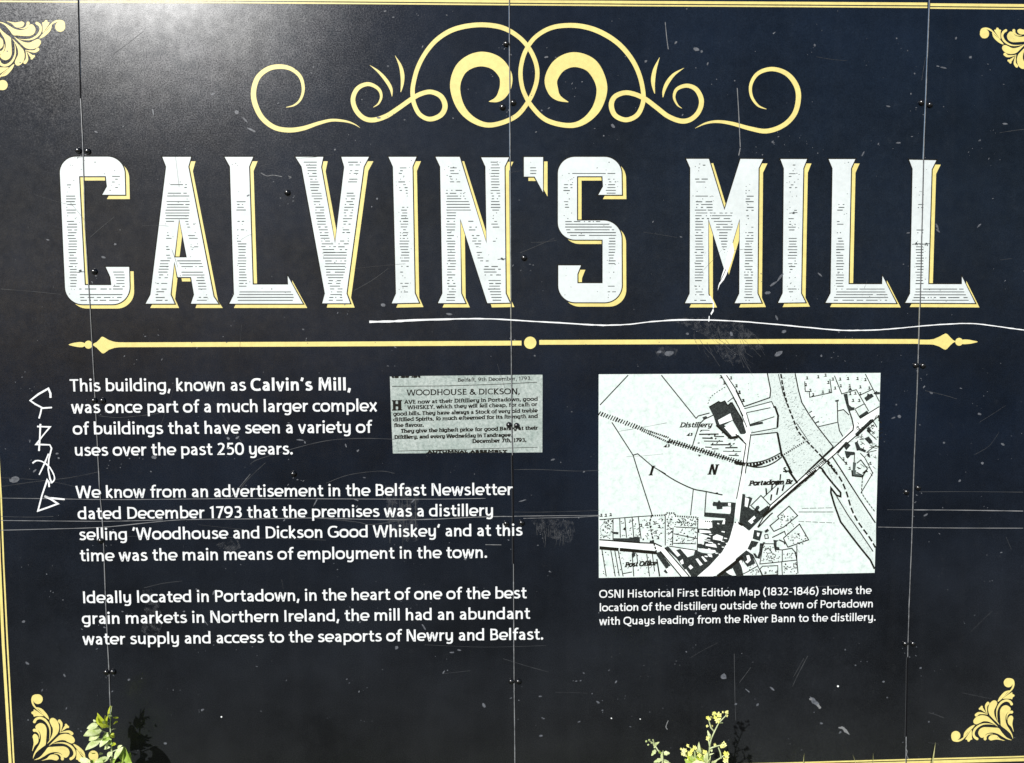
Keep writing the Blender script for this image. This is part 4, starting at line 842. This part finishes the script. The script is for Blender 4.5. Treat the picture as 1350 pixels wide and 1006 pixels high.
# dirt specks and droppings
f = Flat()
def blob(x, y, r, asp=1.0, a=0.0, lay=.62):
    n = random.choice([6, 7, 8, 9]); pts = []
    for k in range(n):
        t = 2*math.pi*k/n; rr = r*random.uniform(.72, 1.2); u, v = rr*math.cos(t)*asp, rr*math.sin(t)/math.sqrt(asp)
        pts.append((x + u*math.cos(a) - v*math.sin(a), y + u*math.sin(a) + v*math.cos(a)))
    f.add([P(*p) for p in pts], [list(range(n))], lay + random.uniform(0, .04))
def in_light(x, y):
    return (205 < y < 405 and (75 < x < 830 or 900 < x < 1290) and random.random() < .55) or (785 < x < 1165 and 490 < y < 765) or (510 < x < 720 and 492 < y < 600)
n = 0
while n < 680:
    cx, cy = random.uniform(0, 1350), random.uniform(12, 995)
    if in_light(cx, cy): continue
    for _ in range(random.choice([1, 1, 1, 1, 2, 3])):
        x, y = cx + random.gauss(0, 7), cy + random.gauss(0, 5)
        if in_light(x, y): continue
        r = min(2.3, abs(random.lognormvariate(-.25, .45)))*.7; blob(x, y, r, random.uniform(1, 2.1) if r > .7 else 1, random.uniform(-1.2, .7)); n += 1
for px_, py_ in ((104, 200), (125, 358), (130, 530), (137, 712), (145, 885), (379, 254), (388, 625), (668, 58), (670, 140), (691, 340), (677, 690), (678, 898), (1220, 137), (1212, 482), (1203, 646), (1198, 849)):
    for _ in range(5): blob(px_ + random.gauss(0, 8), py_ + abs(random.gauss(0, 9)) + 4, random.uniform(.4, .9), random.uniform(1, 2), random.uniform(-1, 1))
KN = [(312, 148, 3.2, 1.2, .5), (323, 158, 2.6, 2.3, .8), (331, 171, 2.6, 3, .5), (281, 124, 2.2, 1.7, -.3), (202, 148, 1.8, 3, 1.4), (127, 174, 1.6, 2.2, .3), (918, 65, 3.4, 1.4, .4), (925, 68, 2, 1, 0), (891, 56, 2, 1.6, -.8), (808, 166, 2.8, 1.3, .6), (933, 84, 1.6, 2, -1.2), (1237, 87, 1.5, 1.8, .1), (1244, 89, 2, 2.6, .2), (1280, 75, 2.3, 1.1, 0), (1261, 50, 1.8, 1.4, -1),
      (1138, 203, 2, 2.6, -1.1), (1185, 188, 2, 2.2, -.1), (1171, 140, 1.7, 2, .2), (1326, 163, 2, 2, .1), (1236, 299, 2.6, 2.2, 1.2), (1237, 304, 2, 2, .8), (1292, 297, 2, 2.4, -.8), (1198, 307, 1.6, 2, -.2), (1029, 365, 3, 3, -.9), (1020, 374, 2.8, 2.6, -.6), (1012, 386, 3, 1.6, 0), (1081, 362, 2, 2.6, .7), (1024, 419, 2.3, 1.8, 1.2), (1034, 437, 3, 1.4, -.5), (1027, 466, 4.2, 1.7, -.6), (1083, 469, 1.8, 1.1, 0), (906, 440, 2.2, 1.2, 0), (964, 440, 3, 1.6, 1.3), (882, 466, 5, 1.6, 0), (869, 464, 3, 1.5, 0),
      (19, 632, 6, 1.5, -.3), (14, 634, 3.4, 1.4, .5), (75, 598, 1.9, 1.3, 0), (45, 621, 2, 2, -.7), (77, 604, 1.7, 1.2, 0), (203, 603, 3.6, 1.5, .1), (301, 578, 2.2, 1.5, .7), (313, 577, 2, 1.8, -.6), (396, 580, 2.2, 2.8, .1), (402, 583, 1.6, 1.4, 1), (456, 587, 1.6, 2, 1.4), (472, 594, 1.9, 1.5, -.7), (416, 662, 2.1, 3.6, -1.1), (470, 659, 1.8, 2, .4), (545, 660, 2, 2.4, -.8), (729, 606, 1.9, 2, -.3), (689, 660, 1.7, 3.2, -.25), (770, 622, 1.6, 1.3, -.5), (1186, 549, 3, 1.2, 1), (1178, 551, 1.8, 2, -.4), (1228, 518, 1.9, 1.5, .4), (1245, 584, 2, 1.2, .4), (1292, 546, 2, 1.5, .3), (1323, 586, 2, 1.8, .5), (1266, 634, 2, 1.3, -.7), (1296, 611, 2, 1.2, 0), (1221, 679, 2.2, 1.9, -.5),
      (282, 781, 2.1, 2.4, -1), (271, 820, 1.8, 4, .9), (559, 827, 2.2, 2.4, 1), (523, 854, 3, 1.1, 0), (954, 892, 4.6, 1.1, 0), (986, 911, 1.6, 3, .7), (999, 929, 2, 1.4, -1), (812, 899, 1.8, 1.5, -.9), (712, 918, 1.8, 1.7, 0), (596, 860, 2, 2.2, 0), (605, 857, 1.8, 2, .1), (585, 886, 1.6, 2, -1), (638, 930, 2.6, 1.6, 1), (713, 970, 2, 1.7, 0), (1165, 899, 1.8, 1.2, 0), (35, 875, 2.4, 1.6, .6), (85, 891, 1.9, 1.6, 1.1), (30, 820, 2.3, 1.3, -.4), (170, 896, 1.8, 1.3, -.8), (218, 980, 2.4, 1.2, 0), (1083, 954, 1.9, 1.5, 0), (1018, 908, 2.2, 2.4, .8), (1110, 968, 0, 1, 0), (505, 402, 3.2, 1.1, 0), (592, 414, 2.6, 2, .1), (136, 339, 2.3, 1.7, .3), (152, 322, 1.7, 1.1, 0), (497, 262, 1.6, 1, 0), (1170, 920, 1.4, 1, 0)]
for x, y, r, a, t in KN:
    if r: blob(x, y, r*.84, a, t, .66)
f.build('dirt_specks', m_speck, board, kind='stuff')
f = Flat()
def scab(x, y, l_, wd, a, mi):
    pts = [];
    for k in range(16):
        t = 2*math.pi*k/16; u, v = l_*math.cos(t)*random.uniform(.6, 1.1), wd*math.sin(t)*random.uniform(.5, 1.25)
        pts.append((x + u*math.cos(a) - v*math.sin(a), y + u*math.sin(a) + v*math.cos(a)))
    f.add([P(*p) for p in pts], [list(range(16))], .7 + random.uniform(0, .03), mi)
scab(1074, 925, 9, 3.2, .8, 0); scab(1080, 932, 4, 1.8, .9, 1); scab(1069, 922, 3, 1.4, .4, 1); f.build('bird_dropping', [m_speck, m_scrf, m_scr], board); f = Flat()
scab(1115, 964, 9, 2.0, .75, 1); scab(1110, 960, 5, 2.0, .2, 1); scab(1108, 966, 2.4, 1.2, -.6, 0); f.build('bird_dropping', [m_speck, m_scrf, m_scr], board)
for x, y, r in ((1105, 905, 1.3), (292, 945, 1.1), (806, 947, .9), (844, 948, .8)): f = Flat(); f.disc((x, y), r, .7, 2, 10); f.build('bird_dropping', [m_speck, m_scrf, m_scr], board)

# ------------------------------------------------------------------ screws with black caps
def cap_mesh():
    bm = bmesh.new(); prof = [(0.0072, 0.0), (0.0078, 0.0012), (0.0072, 0.0032), (0.0055, 0.0052), (0.0030, 0.0064)]; n = 14; rings = []
    for r, h in prof: rings.append([bm.verts.new((r*math.cos(2*math.pi*k/n), -h, r*math.sin(2*math.pi*k/n))) for k in range(n)])
    for a, b in zip(rings, rings[1:]):
        for k in range(n): bm.faces.new((a[k], a[(k+1) % n], b[(k+1) % n], b[k]))
    c = bm.verts.new((0, -0.0068, 0))
    for k in range(n): bm.faces.new((rings[-1][k], rings[-1][(k+1) % n], c))
    bmesh.ops.recalc_face_normals(bm, faces=bm.faces[:])
    for f_ in bm.faces: f_.smooth = True
    me = bpy.data.meshes.new('screw_cap'); bm.to_mesh(me); bm.free(); me.materials.append(m_cap); return me
capm = cap_mesh(); capw = capm.copy(); capw.materials.clear(); capw.materials.append(m_scr)
SC = [(103.5, 198.5), (116, 199.5), (124.5, 358), (124.5, 528), (135.5, 528), (133, 712.5), (140.7, 885.5), (149.3, 885), (379, 254), (387, 624.5), (667.5, 58), (662.5, 141.5), (676.5, 135.5), (691, 340), (671, 560), (681.2, 561), (667.2, 690), (687.5, 689),
      (674, 897.8), (683.5, 898), (1215, 135), (1226, 138), (1207.3, 481.5), (1216.8, 482), (1195, 648.5), (1210.5, 643), (1193.5, 848.5), (1203.8, 848.5)]
for x, y in SC:
    X, Zz = P(x, y); pi = sum(1 for s in SX if X > s)
    o = bpy.data.objects.new('screw_cap', capm); C.objects.link(o); o.location = (X, surf(X) - 0.0008, Zz); o.parent = panels[pi]; o.scale = (1.12, 1.2, 1.12)
# screw heads painted over by print wear on the white letters: small dark chips
for x, y in ((107, 358.5), (662, 341.5), (1046.5, 280.5), (1209, 321.5), (1221.5, 321.5)):
    f = Flat()
    f.ribbon([(x - 6, y + .5), (x, y), (x + 5, y - .4)], .8, .97)
    for k in range(7): f.disc((x + random.gauss(0, 1.0), y + random.gauss(0, 1.0)), random.uniform(.9, 1.7), .9 + .01*k, 0, 6, True, .55, random.uniform(0, 3))
    f.build('worn_chip', m_hatch, board)

# ------------------------------------------------------------------ ground
def simple(name, verts, faces, m, parent=None):
    me = bpy.data.meshes.new(name); me.from_pydata(verts, [], faces); me.materials.append(m)
    o = bpy.data.objects.new(name, me); C.objects.link(o)
    if parent: o.parent = parent
    return o
g = simple('ground', [(-60, -60, 0), (60, -60, 0), (60, 60, 0), (-60, 60, 0)], [(0, 1, 2, 3)], m_ground); g['kind'] = 'structure'

# ------------------------------------------------------------------ weeds in front of the board
class Solid:
    def __init__(s): s.v = []; s.f = []
    def tube(s, pts, rs, n=5):
        o = len(s.v); m = len(pts)
        for i, p in enumerate(pts):
            d = (pts[min(m-1, i+1)] - pts[max(0, i-1)]).normalized(); a = d.orthogonal().normalized() if abs(d.y) > .9 else d.cross(Vector((0, 1, 0))).normalized(); b = d.cross(a)
            r = rs[i] if isinstance(rs, list) else rs
            for k in range(n): t = 2*math.pi*k/n; q = p + a*r*math.cos(t) + b*r*math.sin(t); s.v.append(tuple(q))
        for i in range(m-1):
            for k in range(n): s.f.append((o + i*n + k, o + i*n + (k+1) % n, o + (i+1)*n + (k+1) % n, o + (i+1)*n + k))
    def leaf(s, base, tip, wd, nrm, curl=.15, lobes=0):
        base, tip = Vector(base), Vector(tip); d = tip - base; L_ = d.length; side = d.cross(nrm).normalized(); up = side.cross(d).normalized(); n = 8; o = len(s.v)
        for i in range(n+1):
            t = i/n; h = wd*.5*(math.sin(math.pi*min(1, t**.75))**.8 + .02)*(1 + lobes*math.sin(t*17)); c = base + d*t + up*(L_*curl*math.sin(math.pi*t*.8))
            s.v += [tuple(c - side*h + up*h*.35), tuple(c), tuple(c + side*h + up*h*.35)]
        for i in range(n):
            for k in (0, 1): a = o + i*3 + k; s.f.append((a, a+1, a+4, a+3))
    def ball(s, c, r, sq=.8):
        c = Vector(c); o = len(s.v); n = 7
        for i, (rr, h) in enumerate(((.55, -.7), (1, -.1), (.85, .5), (.4, .85))):
            for k in range(n): t = 2*math.pi*k/n + i*.4; j = random.uniform(.8, 1.2); s.v.append((c.x + r*rr*math.cos(t)*j, c.y + r*rr*math.sin(t)*j, c.z + r*h*sq))
        s.v.append((c.x, c.y, c.z + r*sq)); s.v.append((c.x, c.y, c.z - r*sq))
        for i in range(3):
            for k in range(n): s.f.append((o+i*n+k, o+i*n+(k+1) % n, o+(i+1)*n+(k+1) % n, o+(i+1)*n+k))
        for k in range(n): s.f.append((o+3*n+k, o+3*n+(k+1) % n, o+4*n)); s.f.append((o+(k+1) % n, o+k, o+4*n+1))
    def build(s, name, m, parent, kind=None):
        o = simple(name, s.v, s.f, m, parent); o.data.polygons.foreach_set('use_smooth', [True]*len(s.f))
        if kind: o['kind'] = kind
        return o
def root(name, label, cat, loc, group=None):
    e = bpy.data.objects.new(name, None); C.objects.link(e); e.location = loc; e['label'] = label; e['category'] = cat
    if group: e['group'] = group
    return e
def plant(name, label, cat, at, group=None):
    """parts are modelled in world coordinates, then shifted to the plant's base"""
    e = root(name, label, cat, at, group); e['_at'] = 1; del e['_at']; return e
def place(o, e): o.data.transform(Matrix.Translation(-Vector(e.location)))

# leafy weed, lower left
DW = 0.085
T = (20, 900, 6.136)
def W3(x, y, d=DW): return P3(20 + x/6.136, 900 + y/6.136, d)
b0 = W3(790, 700); base = Vector((b0.x + .02, -DW, 0))
weed = root('leafy_weed', 'pale leafy weed with long pointed leaves in front of the lower left corner', 'plant', base)
st = Solid(); st.tube([base, b0 + Vector((.012, 0, -.1)), b0, W3(782, 560), W3(772, 420), W3(770, 330), W3(776, 240), W3(782, 190)], [.004, .0035, .003, .0025, .0022, .002, .0015, .001]); st.tube([W3(782, 560), W3(830, 540), W3(880, 520)], .0015); st.tube([W3(772, 420), W3(720, 400), W3(690, 380)], .0015)
o = st.build('stem', m_stem, weed); place(o, weed)
NF = Vector((-.45, -.8, .45)).normalized()
def lf(m, bx, by, tx, ty, wd, dd=0.0, dd2=0.0, curl=.12, n=None, lb=0.0):
    s_ = Solid(); s_.leaf(W3(bx, by, DW + dd), W3(tx, ty, DW + dd2), wd/6.136*PX, n or (NF + Vector((random.uniform(-.3, .3), random.uniform(-.2, .2), random.uniform(-.3, .3)))), curl, lb)
    o = s_.build('leaf', m, weed); place(o, weed)
lf(m_leafy, 768, 300, 784, 178, 26, 0, .01); lf(m_leafy, 740, 345, 668, 236, 40, .01, .02); lf(m_leafy, 690, 350, 672, 262, 38, .02, .02); lf(m_leafy, 745, 330, 735, 262, 30, .01, .0); lf(m_leafy, 745, 345, 765, 250, 24, .01, .02)
lf(m_leafy, 760, 352, 676, 318, 44, .01, .03); lf(m_leafp, 670, 345, 580, 372, 50, .02, .03, .1); lf(m_leafp, 700, 390, 552, 436, 88, .02, .04, .08); lf(m_leafp, 690, 400, 600, 470, 60, .02, .03)
lf(m_leafp, 760, 440, 688, 525, 66, .01, .03); lf(m_leafg, 770, 430, 700, 470, 50, .01, .02); lf(m_leafp, 690, 470, 570, 550, 60, .02, .04); lf(m_leafp, 780, 480, 730, 545, 44, .0, .02); lf(m_leafg, 720, 455, 760, 400, 38, .01, .01)
lf(m_leafg, 880, 520, 955, 650, 88, .0, .03, .1); lf(m_leafg, 870, 515, 880, 640, 60, .01, .02); lf(m_leafp, 875, 520, 810, 640, 56, .02, .03); lf(m_leafp, 830, 540, 872, 506, 30, .01, .02); lf(m_leafp, 785, 560, 752, 610, 44, .01, .02)
lf(m_leafg, 850, 560, 800, 680, 50, .02, .04); lf(m_leafg, 930, 560, 945, 700, 60, .0, .02); lf(m_leafp, 760, 610, 640, 650, 44, .02, .03); lf(m_leafp, 700, 690, 590, 640, 30, .02, .03); lf(m_leafg, 760, 700, 720, 610, 44, .01, .03); lf(m_leafg, 800, 720, 860, 640, 60, .02, .0)
for _ in range(24):
    x, y = random.uniform(600, 940), random.uniform(640, 900); a = random.uniform(0, 6.28); l_ = random.uniform(70, 130)
    lf(random.choice([m_leafp, m_leafg]), x, y, x + l_*math.cos(a), y + l_*math.sin(a)*.6, random.uniform(40, 70), random.uniform(-.02, .03), random.uniform(-.02, .06))
for _ in range(22):                     # small crowded leaves up the stem
    y = random.uniform(260, 650); x = 770 + random.gauss(0, 40) - (y - 260)*.02; a = random.uniform(2.2, 4.4) ; l_ = random.uniform(24, 52)
    lf(random.choice([m_leafp, m_leafy, m_leafg, m_leafp]), x, y, x + l_*math.cos(a), y + l_*math.sin(a)*.8, random.uniform(14, 30), random.uniform(-.01, .03), random.uniform(0, .05), lb=.15)
# yellow flowered ragwort, two plants
def ragwort(label, T_, d, stems, florets, leaves, basex, tint=m_flower, group='yellow flowered weeds at the foot of the board'):
    ox, oy, kk = T_
    def Q(x, y, dd=0): return P3(ox + x/kk, oy + y/kk, d + dd)
    b = Q(basex, 700); bs = Vector((b.x, -d, 0)); e = root('ragwort', label, 'plant', bs, group)
    s_ = Solid(); s_.tube([bs, (bs + b)/2 + Vector((.01, 0, 0)), b], [.004, .0035, .003])
    for stm in stems: s_.tube([Q(x, y, random.uniform(-.01, .01)) for x, y in stm], [.0022*(1 - .5*i/len(stm)) for i in range(len(stm))])
    o = s_.build('stem', m_stem, e); place(o, e)
    for x, y, r in florets:
        s_ = Solid(); c = Q(x, y, random.uniform(-.03, .03)); r_ = r/kk*PX*.82
        s_.ball(c, r_*.62)
        for k in range(9):                  # ragged little ray florets around the head
            a = 2*math.pi*k/9 + random.uniform(-.2, .2); dr = Vector((math.cos(a), random.uniform(-.5, .3), math.sin(a))); s_.leaf(c + dr*r_*.35, c + dr*r_*random.uniform(.95, 1.35), r_*.55, Vector((-.2, -1, .3)), .1)
        o = s_.build('flower_head', tint, e); place(o, e)
    for x, y, x2, y2, w_, mm in leaves:
        s_ = Solid(); s_.leaf(Q(x, y, random.uniform(-.02, .02)), Q(x2, y2, random.uniform(-.02, .03)), w_/kk*PX, NF + Vector((random.uniform(-.3, .3), 0, random.uniform(-.3, .3))), .12, .2); o = s_.build('leaf', mm, e); place(o, e)
TR_ = (840, 920, 7.94)
DR = 0.40
ragwort('tall yellow flowered weed, right of the two, casting its branching shadow on the board', TR_, DR,
  [[(735, 700), (755, 560), (760, 500), (775, 430), (810, 350), (855, 262), (900, 215), (935, 180)], [(805, 350), (770, 310), (757, 260), (745, 222)], [(855, 262), (835, 225), (808, 175)], [(855, 262), (895, 262)], [(760, 530), (820, 508), (885, 495), (903, 475)], [(780, 700), (830, 655), (880, 625), (925, 590)], [(880, 630), (870, 570), (850, 520)], [(740, 640), (690, 600), (640, 560), (560, 560), (495, 555)], [(700, 700), (660, 600), (650, 480)], [(620, 700), (600, 560), (530, 500)], [(760, 505), (745, 430)]],
  [(805, 162, 24), (855, 178, 27), (842, 228, 32), (815, 205, 20), (740, 208, 20), (755, 225, 16), (775, 205, 12), (936, 147, 20), (937, 186, 14), (897, 150, 11), (732, 297, 14), (780, 296, 13), (742, 422, 26), (905, 492, 32), (885, 505, 20), (932, 588, 32), (922, 655, 30), (940, 615, 22), (815, 492, 14), (458, 535, 12), (493, 548, 28), (528, 497, 18), (600, 520, 24), (552, 580, 28), (480, 585, 22), (620, 560, 24), (665, 545, 22), (705, 562, 26), (718, 600, 24), (575, 545, 20), (650, 600, 24), (600, 640, 22), (690, 640, 24), (540, 640, 20), (515, 600, 20), (740, 650, 20)],
  [(770, 420, 738, 335, 26, m_leafp), (660, 600, 648, 450, 34, m_leafp), (690, 680, 640, 560, 40, m_leafg), (720, 690, 740, 560, 40, m_leafp), (640, 700, 600, 560, 36, m_leafg), (770, 560, 790, 540, 22, m_leafp), (600, 700, 560, 600, 40, m_leafg), (700, 700, 680, 590, 34, m_leafy), (660, 700, 700, 600, 34, m_leafg), (740, 700, 770, 610, 30, m_leafp), (620, 690, 520, 650, 34, m_leafg), (780, 700, 850, 650, 30, m_leafp), (550, 700, 500, 640, 30, m_leafg)] +
  [(random.uniform(540, 800), random.uniform(720, 1000), random.uniform(480, 900), random.uniform(680, 900), 44, random.choice([m_leafg, m_leafp])) for _ in range(14)] +
  [(random.uniform(560, 760), random.uniform(640, 760), random.uniform(500, 860), random.uniform(560, 690), random.uniform(22, 36), random.choice([m_leafg, m_leafy, m_leafp])) for _ in range(20)], 700)
ragwort('small pale budding weed, left of the two yellow flowered weeds', TR_, DR,
  [[(265, 700), (265, 600), (215, 545), (182, 490), (150, 460), (120, 450)], [(265, 600), (270, 555)], [(265, 640), (330, 670)], [(180, 490), (168, 440)]],
  [(95, 455, 10), (125, 440, 11), (115, 490, 9), (165, 440, 8), (180, 488, 16), (185, 515, 12), (270, 590, 14), (150, 470, 9)],
  [(185, 500, 240, 462, 24, m_leafp), (195, 545, 148, 610, 30, m_leafp), (265, 585, 342, 580, 34, m_leafp), (260, 640, 170, 675, 32, m_leafp), (265, 650, 265, 560, 24, m_leafp), (270, 660, 360, 690, 26, m_leafp), (230, 560, 260, 590, 22, m_leafg), (270, 720, 200, 690, 40, m_leafg), (270, 760, 350, 720, 40, m_leafg)], 268, m_leafp)
# grass blades standing close to the board
blades = [((1057, 1030), (1060, 993), 2.2, 'short pale grass blade standing left of the others at the board foot'), ((1136, 1025), (1124, 994), 1.6, 'thin bent grass blade at the board foot, second from the left'), ((1150, 1025), (1151, 992), 1.4, 'thin upright grass blade at the board foot, third from the left'), ((1226, 1030), (1233, 978), 2.6, 'tallest pale grass blade, right of the right-hand joint')]
for (a, b, wd, lab) in blades:
    p0 = P3(*a, .03); p1 = P3(*b, .03); bs = Vector((p0.x - (p1.x - p0.x)*2.2, -.03, 0)); e = root('grass_blade', lab, 'grass blade', bs, 'single grass blades at the board foot')
    s_ = Solid(); s_.leaf(bs, p1, wd*PX*1.3, Vector((-.3, -1, .1)), .02); o = s_.build('blade', m_blade, e); place(o, e)
# short tufts hiding the foot of the board below the picture
s_ = Solid()
for _ in range(2600):
    x, y = random.uniform(-1.7, 1.85), -abs(random.gauss(0, .18)) - .01; h = random.uniform(.03, .13); a = random.uniform(-.04, .04)
    if y < -.7: continue
    p = Vector((x, y, 0)); t = Vector((x + a, y + random.uniform(-.03, .005), h)); s_.leaf(p, t, .004, Vector((random.uniform(-1, 1), -1, 0)), .05)
gr = simple('grass', s_.v, s_.f, m_leafg); gr['kind'] = 'stuff'; gr['label'] = 'short rough grass along the foot of the board'; gr['category'] = 'grass'
